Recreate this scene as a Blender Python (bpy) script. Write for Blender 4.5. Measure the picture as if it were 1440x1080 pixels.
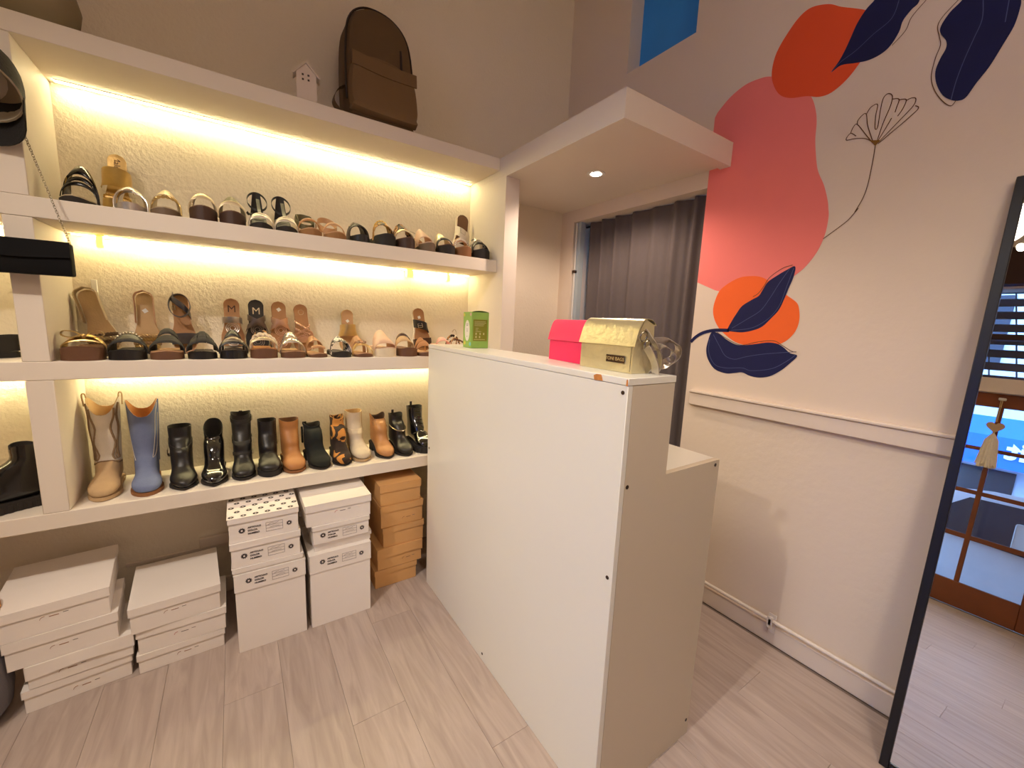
import bpy, bmesh, math, random
from math import sin, cos, pi, radians as R, sqrt, atan2
from mathutils import Vector, Matrix
random.seed(7)
for o in list(bpy.data.objects): bpy.data.objects.remove(o)
sc = bpy.context.scene
col = sc.collection

# ------------------------------------------------------------------ camera
def make_camera(yaw, pitch, roll, f_px, loc):
    cy, sy, cp, sp = cos(yaw), sin(yaw), cos(pitch), sin(pitch)
    f = Vector((sy*cp, cy*cp, sp)); r = Vector((cy, -sy, 0)); u = r.cross(f)
    r2 = cos(roll)*r + sin(roll)*u; u2 = -sin(roll)*r + cos(roll)*u
    m = Matrix(((r2.x, u2.x, -f.x, loc[0]), (r2.y, u2.y, -f.y, loc[1]), (r2.z, u2.z, -f.z, loc[2]), (0, 0, 0, 1)))
    cd = bpy.data.cameras.new('camera'); cd.sensor_width = 36; cd.lens = f_px*36/1440; cd.clip_start = .02; cd.clip_end = 200
    o = bpy.data.objects.new('camera', cd); col.objects.link(o); o.matrix_world = m; sc.camera = o
make_camera(R(34.1917), R(-8.6325), R(2.3537), 574.03, (0, 0, 1.40))

# ------------------------------------------------------------------ world, exposure
sc.view_settings.view_transform = 'Standard'; sc.view_settings.look = 'None'
sc.view_settings.gamma = 1; sc.view_settings.use_curve_mapping = False
sc.view_settings.exposure = 0.0
w = bpy.data.worlds.new('world'); sc.world = w; w.use_nodes = True
bg = w.node_tree.nodes['Background']
bg.inputs['Color'].default_value = (.27, .51, 1.0, 1); bg.inputs['Strength'].default_value = 7.5
cyc = sc.cycles
cyc.use_denoising = True
try: cyc.denoiser = 'OPENIMAGEDENOISE'
except Exception: pass
cyc.max_bounces = 8; cyc.diffuse_bounces = 5; cyc.glossy_bounces = 4; cyc.transparent_max_bounces = 12
cyc.sample_clamp_indirect = 6; cyc.caustics_reflective = False; cyc.caustics_refractive = False

# lamp powers (built further down, inside their fixtures)
LED_STRENGTH = 80.0
LED_COLOR = (1.0, .83, .43)
SPOT_W = 120.0
SPOT_COLOR = (1.0, .87, .74)

# ------------------------------------------------------------------ measures of the room (metres)
XR, XL, YB, YF0, ZC = 1.965, -1.6, 2.342, -1.9, 3.7       # right wall, street wall, back wall, wall behind, ceiling
YF = 2.006                                              # front of the shelving
ZT1, ZT0, Z11, Z10, Z21, Z20, Z31, Z30 = 2.266, 2.204, 1.735, 1.670, 1.204, 1.141, .669, .610
XC0, XC1 = -.589, -.523                                   # shelf upright
XQ, XP, YP, YQ, ZQ0 = 1.229, 1.316, 1.941, 1.144, 2.161   # pier and canopy
XK0, XK1, XK2, YK0, YK1, ZK, ZD = .784, .971, 1.244, .652, 1.896, 1.276, 1.0   # counter

# ------------------------------------------------------------------ materials
def lin(c):
    return tuple(((v/255)/12.92 if v/255 <= .04045 else ((v/255+.055)/1.055)**2.4) for v in c)
MATS = {}
def mat(name, rgb, rough=.5, metal=0., var=.08, scale=12., bump=0., bscale=60., spec=.5, emit=None, estr=0., coat=0.):
    m = bpy.data.materials.new(name); m.use_nodes = True; MATS[name] = m
    nt = m.node_tree; b = nt.nodes['Principled BSDF']
    c = lin(rgb)
    b.inputs['Roughness'].default_value = rough; b.inputs['Metallic'].default_value = metal
    b.inputs['Specular IOR Level'].default_value = spec
    if coat: b.inputs['Coat Weight'].default_value = coat; b.inputs['Coat Roughness'].default_value = .12
    tc = nt.nodes.new('ShaderNodeTexCoord')
    n = nt.nodes.new('ShaderNodeTexNoise'); n.inputs['Scale'].default_value = scale; n.inputs['Detail'].default_value = 4
    nt.links.new(tc.outputs['Object'], n.inputs['Vector'])
    mx = nt.nodes.new('ShaderNodeMix'); mx.data_type = 'RGBA'
    mx.inputs[6].default_value = (*[v*(1-var) for v in c], 1); mx.inputs[7].default_value = (*[min(1, v*(1+var)) for v in c], 1)
    nt.links.new(n.outputs['Fac'], mx.inputs[0]); nt.links.new(mx.outputs[2], b.inputs['Base Color'])
    if bump:
        n2 = nt.nodes.new('ShaderNodeTexNoise'); n2.inputs['Scale'].default_value = bscale; n2.inputs['Detail'].default_value = 5
        nt.links.new(tc.outputs['Object'], n2.inputs['Vector'])
        bp = nt.nodes.new('ShaderNodeBump'); bp.inputs['Strength'].default_value = bump; bp.inputs['Distance'].default_value = .01
        nt.links.new(n2.outputs['Fac'], bp.inputs['Height']); nt.links.new(bp.outputs['Normal'], b.inputs['Normal'])
    if emit:
        b.inputs['Emission Color'].default_value = (*emit, 1); b.inputs['Emission Strength'].default_value = estr
    return m
def ramp_mat(name, a, b_, scale, thr=.5, rough=.5, dist=0., kind='noise'):
    m = mat(name, a, rough); nt = m.node_tree; b = nt.nodes['Principled BSDF']
    tc = nt.nodes.new('ShaderNodeTexCoord')
    if kind == 'noise':
        n = nt.nodes.new('ShaderNodeTexNoise'); n.inputs['Scale'].default_value = scale; n.inputs['Detail'].default_value = 1.5; n.inputs['Distortion'].default_value = dist
        out = n.outputs['Fac']
    else:
        n = nt.nodes.new('ShaderNodeTexVoronoi'); n.inputs['Scale'].default_value = scale; out = n.outputs['Distance']
    nt.links.new(tc.outputs['Object'], n.inputs['Vector'])
    r = nt.nodes.new('ShaderNodeValToRGB'); r.color_ramp.interpolation = 'CONSTANT'
    r.color_ramp.elements[0].color = (*lin(a), 1); r.color_ramp.elements[1].position = thr; r.color_ramp.elements[1].color = (*lin(b_), 1)
    nt.links.new(out, r.inputs['Fac']); nt.links.new(r.outputs['Color'], b.inputs['Base Color'])
    return m
def emission(name, rgb, strength):
    m = bpy.data.materials.new(name); m.use_nodes = True; MATS[name] = m
    b = m.node_tree.nodes['Principled BSDF']
    b.inputs['Base Color'].default_value = (.8, .8, .8, 1)
    b.inputs['Emission Color'].default_value = (*rgb, 1); b.inputs['Emission Strength'].default_value = strength
    return m
def glass(name, tint=(1, 1, 1)):
    m = bpy.data.materials.new(name); m.use_nodes = True; MATS[name] = m; nt = m.node_tree
    nt.nodes.remove(nt.nodes['Principled BSDF'])
    t = nt.nodes.new('ShaderNodeBsdfTransparent'); t.inputs[0].default_value = (*tint, 1)
    g = nt.nodes.new('ShaderNodeBsdfGlossy'); g.inputs['Roughness'].default_value = .02
    fr = nt.nodes.new('ShaderNodeFresnel'); fr.inputs['IOR'].default_value = 1.4
    mx = nt.nodes.new('ShaderNodeMixShader'); nt.links.new(fr.outputs[0], mx.inputs[0]); nt.links.new(t.outputs[0], mx.inputs[1]); nt.links.new(g.outputs[0], mx.inputs[2])
    nt.links.new(mx.outputs[0], nt.nodes['Material Output'].inputs[0]); return m

mat('plaster', (228, 213, 196), .85, var=.03, scale=2.5, bump=.12, bscale=35)
mat('plaster_rough', (236, 226, 208), .85, var=.03, scale=3, bump=.35, bscale=75)
mat('shelf_paint', (232, 222, 208), .6, var=.03, scale=3, bump=.06, bscale=30)
mat('ceiling_paint', (215, 205, 195), .9)
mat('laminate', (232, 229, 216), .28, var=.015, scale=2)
mat('laminate_shaded', (205, 192, 168), .35, var=.02, scale=2)  # darker laminate copy: shade on the counter ends put into the colour
mat('screw_dark', (70, 55, 45), .4, .6)
mat('particle', (196, 128, 62), .9, var=.3, scale=90)
mat('trim_paint', (228, 214, 200), .5, var=.03)
mat('pipe_paint', (226, 216, 206), .4)
mat('dirt', (150, 130, 112), .9, var=.2)
mat('curtain_cloth', (98, 89, 88), .9, var=.06, scale=40, bump=.1, bscale=300)
mat('mural_pink', (246, 130, 124), .8, var=.02)
mat('mural_red', (235, 85, 40), .8, var=.03)
mat('mural_orange', (250, 108, 40), .8, var=.03)
mat('mural_navy', (11, 19, 74), .85, var=.1)
mat('mural_line', (105, 74, 48), .8)
mat('mural_vein', (74, 84, 130), .8)
mat('mural_ochre', (130, 92, 30), .8)
mat('frame_black', (14, 15, 24), .35)
mat('mirror', (235, 238, 240), .0, 1., var=0)
mat('door_wood', (120, 62, 22), .45, var=.25, scale=6)
mat('beam_wood', (52, 28, 18), .5, var=.2, scale=5)
mat('blue_recess', (40, 120, 190), .5, var=.15, scale=6, emit=(.02, .15, .40), estr=.14)  # faint emission stands in for light coming through the blue pane
mat('wall_blue', (178, 190, 196), .8)
mat('asphalt', (88, 92, 104), .9, var=.15)
mat('paving', (150, 150, 150), .9, var=.1)
mat('car_white', (235, 238, 245), .3, coat=.5)
mat('car_glass', (40, 38, 52), .15)
mat('tyre', (22, 22, 24), .8)
mat('awning_blue', (20, 105, 235), .6)
mat('facade', (225, 228, 232), .8)
mat('sign_white', (240, 245, 250), .6)
mat('shutter_metal', (70, 66, 78), .6)
glass('pane_glass')
mat('metal_white', (225, 222, 215), .4)
emission('lamp_glow', (1.0, .86, .68), 30)
emission('fill_globe_glow', (1.0, .82, .64), 66)
emission('led_glow', LED_COLOR, LED_STRENGTH)
emission('led_wall_glow', (1.0, .62, .03), 5.0)
emission('led_dot', (1.0, .9, .65), 40)

def floor_material():
    m = mat('plank_wood', (186, 166, 152), .42, var=.0); nt = m.node_tree; b = nt.nodes['Principled BSDF']
    tc = nt.nodes.new('ShaderNodeTexCoord'); mp = nt.nodes.new('ShaderNodeMapping'); mp.inputs['Scale'].default_value = (9, .9, 1)
    oi = nt.nodes.new('ShaderNodeObjectInfo'); ad = nt.nodes.new('ShaderNodeVectorMath'); ad.operation = 'ADD'
    sv = nt.nodes.new('ShaderNodeVectorMath'); sv.operation = 'SCALE'; sv.inputs[3].default_value = 37
    cx = nt.nodes.new('ShaderNodeCombineXYZ')
    nt.links.new(oi.outputs['Random'], cx.inputs[0]); nt.links.new(oi.outputs['Random'], cx.inputs[1]); nt.links.new(cx.outputs[0], sv.inputs[0])
    nt.links.new(tc.outputs['Object'], mp.inputs['Vector']); nt.links.new(mp.outputs[0], ad.inputs[0]); nt.links.new(sv.outputs[0], ad.inputs[1])
    n = nt.nodes.new('ShaderNodeTexNoise'); n.inputs['Scale'].default_value = 3.0; n.inputs['Detail'].default_value = 7; n.inputs['Distortion'].default_value = 1.2
    nt.links.new(ad.outputs[0], n.inputs['Vector'])
    r = nt.nodes.new('ShaderNodeValToRGB'); e = r.color_ramp.elements
    e[0].position = .28; e[0].color = (*lin((164, 147, 137)), 1); e[1].position = .72; e[1].color = (*lin((190, 174, 164)), 1)
    nt.links.new(n.outputs['Fac'], r.inputs['Fac'])
    hv = nt.nodes.new('ShaderNodeHueSaturation'); mr = nt.nodes.new('ShaderNodeMapRange')
    mr.inputs['To Min'].default_value = .96; mr.inputs['To Max'].default_value = 1.03
    nt.links.new(oi.outputs['Random'], mr.inputs['Value']); nt.links.new(mr.outputs[0], hv.inputs['Value']); nt.links.new(r.outputs['Color'], hv.inputs['Color'])
    nt.links.new(hv.outputs['Color'], b.inputs['Base Color'])
    bp = nt.nodes.new('ShaderNodeBump'); bp.inputs['Strength'].default_value = .08; bp.inputs['Distance'].default_value = .005
    nt.links.new(n.outputs['Fac'], bp.inputs['Height']); nt.links.new(bp.outputs['Normal'], b.inputs['Normal'])
floor_material()
mat('floor_joint', (128, 112, 102), .9)

# ------------------------------------------------------------------ mesh helpers
def lerp(a, b, t): return a+(b-a)*t
def smooth_pts(p, n=6, closed=False):
    p = [Vector(q) for q in p]; N = len(p); out = []
    segs = N if closed else N-1
    for i in range(segs):
        if closed: a, b, c, d = p[(i-1) % N], p[i], p[(i+1) % N], p[(i+2) % N]
        else: a, b, c, d = p[max(i-1, 0)], p[i], p[i+1], p[min(i+2, N-1)]
        for k in range(n):
            t = k/n
            out.append(.5*((2*b)+(c-a)*t+(2*a-5*b+4*c-d)*t*t+(3*b-a-3*c+d)*t**3))
    if not closed: out.append(p[-1].copy())
    return out
class G:
    def __init__(s): s.v = []; s.f = []
    def add(s, vs, fs):
        k = len(s.v); s.v += [tuple(q) for q in vs]; s.f += [tuple(i+k for i in f) for f in fs]; return s
    def box(s, x0, x1, y0, y1, z0, z1):
        return s.add([(x0,y0,z0),(x1,y0,z0),(x1,y1,z0),(x0,y1,z0),(x0,y0,z1),(x1,y0,z1),(x1,y1,z1),(x0,y1,z1)],
                     [(0,3,2,1),(4,5,6,7),(0,1,5,4),(1,2,6,5),(2,3,7,6),(3,0,4,7)])
    def rbox(s, x0, x1, y0, y1, z0, z1, b=.003, seg=1):
        bm = bmesh.new(); g = G().box(x0, x1, y0, y1, z0, z1)
        vs = [bm.verts.new(q) for q in g.v]
        for f in g.f: bm.faces.new([vs[i] for i in f])
        bmesh.ops.bevel(bm, geom=list(bm.edges), offset=b, segments=seg, profile=.5, affect='EDGES')
        return s.bm(bm)
    def bm(s, bm):
        bm.verts.index_update(); s.add([q.co.copy() for q in bm.verts], [[q.index for q in f.verts] for f in bm.faces]); bm.free(); return s
    def loft(s, rings, cap0=True, cap1=True, closed=True):
        k = len(s.v); n = len(rings[0])
        for r in rings: s.v += [tuple(q) for q in r]
        for i in range(len(rings)-1):
            for j in range(n if closed else n-1):
                j2 = (j+1) % n; s.f.append((k+i*n+j, k+i*n+j2, k+(i+1)*n+j2, k+(i+1)*n+j))
        if cap0: s.f.append(tuple(k+j for j in reversed(range(n))))
        if cap1: s.f.append(tuple(k+(len(rings)-1)*n+j for j in range(n)))
        return s
    def tube(s, pts, r, n=6, closed=False):
        pts = [Vector(q) for q in pts]; N = len(pts); rings = []; up = None
        for i, q in enumerate(pts):
            if closed: t = pts[(i+1) % N]-pts[i-1]
            else: t = pts[min(i+1, N-1)]-pts[max(i-1, 0)]
            t = t.normalized() if t.length > 1e-9 else Vector((0, 0, 1))
            if up is None: up = t.orthogonal().normalized()
            u = (up-t*up.dot(t)); u = u.normalized() if u.length > 1e-6 else t.orthogonal().normalized()
            up = u; v = t.cross(u); rr = r[i] if isinstance(r, (list, tuple)) else r
            rings.append([q+rr*(cos(2*pi*j/n)*u+sin(2*pi*j/n)*v) for j in range(n)])
        if closed: rings.append(rings[0]); return s.loft(rings, False, False)
        return s.loft(rings)
    def grid(s, P, Q=None):
        """shell between an outer grid P[i][j] and an inner grid Q"""
        ni, nj = len(P), len(P[0]); k = len(s.v)
        for r in P: s.v += [tuple(q) for q in r]
        idx = lambda i, j, o=0: k+o+i*nj+j
        for i in range(ni-1):
            for j in range(nj-1): s.f.append((idx(i,j), idx(i,j+1), idx(i+1,j+1), idx(i+1,j)))
        if Q:
            o = ni*nj
            for r in Q: s.v += [tuple(q) for q in r]
            for i in range(ni-1):
                for j in range(nj-1): s.f.append((idx(i,j,o), idx(i+1,j,o), idx(i+1,j+1,o), idx(i,j+1,o)))
            for i in range(ni-1):
                s.f.append((idx(i,0), idx(i+1,0), idx(i+1,0,o), idx(i,0,o))); s.f.append((idx(i,nj-1,o), idx(i+1,nj-1,o), idx(i+1,nj-1), idx(i,nj-1)))
            for j in range(nj-1):
                s.f.append((idx(0,j,o), idx(0,j+1,o), idx(0,j+1), idx(0,j))); s.f.append((idx(ni-1,j), idx(ni-1,j+1), idx(ni-1,j+1,o), idx(ni-1,j,o)))
        return s
    def sphere(s, c, r, n=8, m=6, sz=1., sx=1., sy=1.):
        rings = []
        for i in range(1, m):
            a = pi*i/m; rings.append([(c[0]+sx*r*sin(a)*cos(2*pi*j/n), c[1]+sy*r*sin(a)*sin(2*pi*j/n), c[2]+sz*r*cos(a)) for j in range(n)])
        return s.loft(rings)
    def lathe(s, prof, n=16, c=(0, 0, 0)):
        return s.loft([[(c[0]+r*cos(2*pi*j/n), c[1]+r*sin(2*pi*j/n), c[2]+z) for j in range(n)] for r, z in prof])
    def prism(s, outline, to3, h):
        """2-D outline lifted by to3(a, b, height) into a plate of thickness h"""
        n = len(outline); k = len(s.v)
        s.v += [tuple(to3(a, b, 0)) for a, b in outline]+[tuple(to3(a, b, h)) for a, b in outline]
        s.f.append(tuple(k+i for i in reversed(range(n)))); s.f.append(tuple(k+n+i for i in range(n)))
        for i in range(n): j = (i+1) % n; s.f.append((k+i, k+j, k+n+j, k+n+i))
        return s
    def xf(s, m):
        s.v = [tuple(m @ Vector(q)) for q in s.v]; return s
    def mesh(s, name, material, smooth=True, ang=38):
        me = bpy.data.meshes.new(name); me.from_pydata(s.v, [], s.f); me.validate()
        bm = bmesh.new(); bm.from_mesh(me); bmesh.ops.recalc_face_normals(bm, faces=bm.faces); bm.to_mesh(me); bm.free()
        if smooth: me.shade_smooth(); me.set_sharp_from_angle(angle=R(ang))
        if material: me.materials.append(MATS[material])
        return me
    def build(s, name, material, parent=None, smooth=True, ang=38, kind=None, label=None):
        o = bpy.data.objects.new(name, s.mesh(name, material, smooth, ang)); col.objects.link(o)
        if parent: o.parent = parent
        if kind: o['kind'] = kind
        if label: o['label'] = label
        return o
def thing(name, label, cat, loc=(0, 0, 0), rot=(0, 0, 0), group=None):
    o = bpy.data.objects.new(name, None); col.objects.link(o); o.empty_display_size = .05
    o.location = loc; o.rotation_euler = rot; o['label'] = label; o['category'] = cat
    if group: o['group'] = group
    return o
def tag(o, label, cat, group=None):
    o['label'] = label; o['category'] = cat
    if group: o['group'] = group
    return o
def struct(o): o['kind'] = 'structure'; return o
def text_mesh(body, size, depth=.0006, align='CENTER', bold=0.):
    c = bpy.data.curves.new('lettering', 'FONT'); c.body = body; c.size = size; c.extrude = depth; c.align_x = align; c.align_y = 'CENTER'; c.offset = bold
    o = bpy.data.objects.new('lettering', c); col.objects.link(o)
    me = bpy.data.meshes.new_from_object(o, depsgraph=bpy.context.evaluated_depsgraph_get())
    bpy.data.objects.remove(o); return me
def text(body, size, m, material, name='lettering', parent=None, depth=.0006, align='CENTER', bold=0.):
    me = text_mesh(body, size, depth, align, bold); me.transform(m); me.materials.clear(); me.materials.append(MATS[material])
    o = bpy.data.objects.new(name, me); col.objects.link(o)
    if parent: o.parent = parent
    return o
FRONT = Matrix.Rotation(pi/2, 4, 'X')                    # lettering that faces -Y
def cells(xs0, xs1, ys, zs, holes):
    g = G()
    for i in range(len(ys)-1):
        for j in range(len(zs)-1):
            ym, zm = (ys[i]+ys[i+1])/2, (zs[j]+zs[j+1])/2
            if any(h[0] < ym < h[1] and h[2] < zm < h[3] for h in holes): continue
            g.box(xs0, xs1, ys[i], ys[i+1], zs[j], zs[j+1])
    return g

# ------------------------------------------------------------------ room shell
fl = struct(G().box(XL-.15, 3.4, YF0-.1, YB+.1, -.06, -.004).build('floor', 'floor_joint', smooth=False))
PW, PL = .185, 1.22
pm = G().rbox(-PW/2+.0003, PW/2-.0003, -PL/2+.0003, PL/2-.0003, -.004, 0, .0005).mesh('plank', 'plank_wood')
k = 0
for i in range(-11, 10):
    xc = .268+(i+.5)*PW
    if xc-PW/2 < XL-.1 or xc+PW/2 > XR+.05: continue
    off = {0: .06, 7: .64-.61*1.0}.get(i, (i*.37) % 1*PL)
    for j in range(-3, 4):
        yc = .674+off*(0 if i == 0 else 1)+j*PL
        if i == 7: yc = .03+j*PL
        if yc-PL/2 > YB-.01 or yc+PL/2 < YF0+.05: continue
        o = bpy.data.objects.new('plank', pm); col.objects.link(o); o.parent = fl
        y0, y1 = max(yc-PL/2, YF0), min(yc+PL/2, YB)
        o.location = (xc, (y0+y1)/2, 0); o.scale = (1, (y1-y0)/PL, 1)
struct(G().box(XL-.15, 3.4, YF0-.1, YB+.1, ZC, ZC+.1).build('ceiling', 'ceiling_paint', smooth=False))
struct(G().box(XL-.15, 3.4, YB, YB+.12, -.05, ZC).build('wall_back', 'plaster_rough', smooth=False))
struct(G().box(XL-.15, 3.4, YF0-.12, YF0, -.05, ZC).build('wall_front', 'plaster', smooth=False))
DO = (1.251, 2.215, -1, 2.091); HI = (1.400, 1.835, 2.852, 3.30)
wr = struct(cells(XR, XR+.14, [YF0, 1.251, 1.400, 1.835, 2.215, YB], [-.05, 2.091, 2.852, 3.30, ZC], [DO, HI]).build('wall_right', 'plaster', smooth=False))
struct(cells(XL-.15, XL, [YF0, -.90, .955, YB], [-.05, 2.795, ZC], [(-.90, .955, -1, 2.795)]).build('wall_left', 'plaster', smooth=False))
# blue-glazed high opening in the right wall
w2 = struct(G().box(XR+.10, XR+.115, 1.400, 1.835, 2.852, 3.30).build('window_2', 'blue_recess', smooth=False))
# room behind the curtain
struct(cells(3.3, 3.4, [YF0, 1.0, 1.4, YB], [-.05, 1.4, 1.9, ZC], [(1.0, 1.4, 1.4, 1.9)]).build('wall_rear', 'wall_blue', smooth=False))
fr = struct(G().box(XR+.02, XR+.06, 2.165, 2.215, 0, 2.091).build('trim_1', 'wall_blue', smooth=False))
# pier at the end of the shelving and the canopy over the counter
struct(G().rbox(XQ, XP, YP, YB, 0, ZQ0+.0095, .0005).build('wall_pier', 'shelf_paint'))
cn = struct(G().box(XQ, XR, YQ, YB, ZQ0+.010, ZT1).build('ceiling_canopy', 'shelf_paint', smooth=False))
G().box(XQ, XP, YQ, YP, ZQ0, ZQ0+.010).box(XP, XR, YQ, YQ+.05, ZQ0, ZQ0+.010).build('edge_band', 'shelf_paint', cn, smooth=False)
# rail, skirting, pipe on the right wall
struct(G().rbox(XR-.022, XR, YF0, 1.217, 1.016, 1.078, .003).rbox(XR-.030, XR, YF0, 1.217, 1.078, 1.092, .004).build('trim_2', 'trim_paint'))
struct(G().rbox(XR-.018, XR, YF0, 1.251, 0, .090, .004).build('baseboard_right', 'trim_paint'))
struct(G().rbox(-.62, XQ, YB-.014, YB, 0, .08, .003).build('baseboard_back', 'trim_paint'))
struct(G().rbox(-.195, -.02, YB-.022, YB, .262, .312, .003).rbox(-.46, -.02, YB-.012, YB, .245, .262, .002).build('trim_3', 'trim_paint'))
pp = thing('water_pipe', 'thin white painted pipe clipped along the skirting of the mural wall', 'pipe', (XR-.03, 0, .118))
G().tube([(0, YF0, 0), (0, .4, .001), (0, 1.245, .003)], .0085, 10).build('pipe', 'pipe_paint', pp)
G().rbox(-.014, .030, .690, .706, -.018, .016, .003).rbox(-.014, -.009, .686, .710, -.03, .024, .002).rbox(.008, .0118, .680, .712, -.06, .03, .001).build('pipe_clip', 'pipe_paint', pp)

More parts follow.
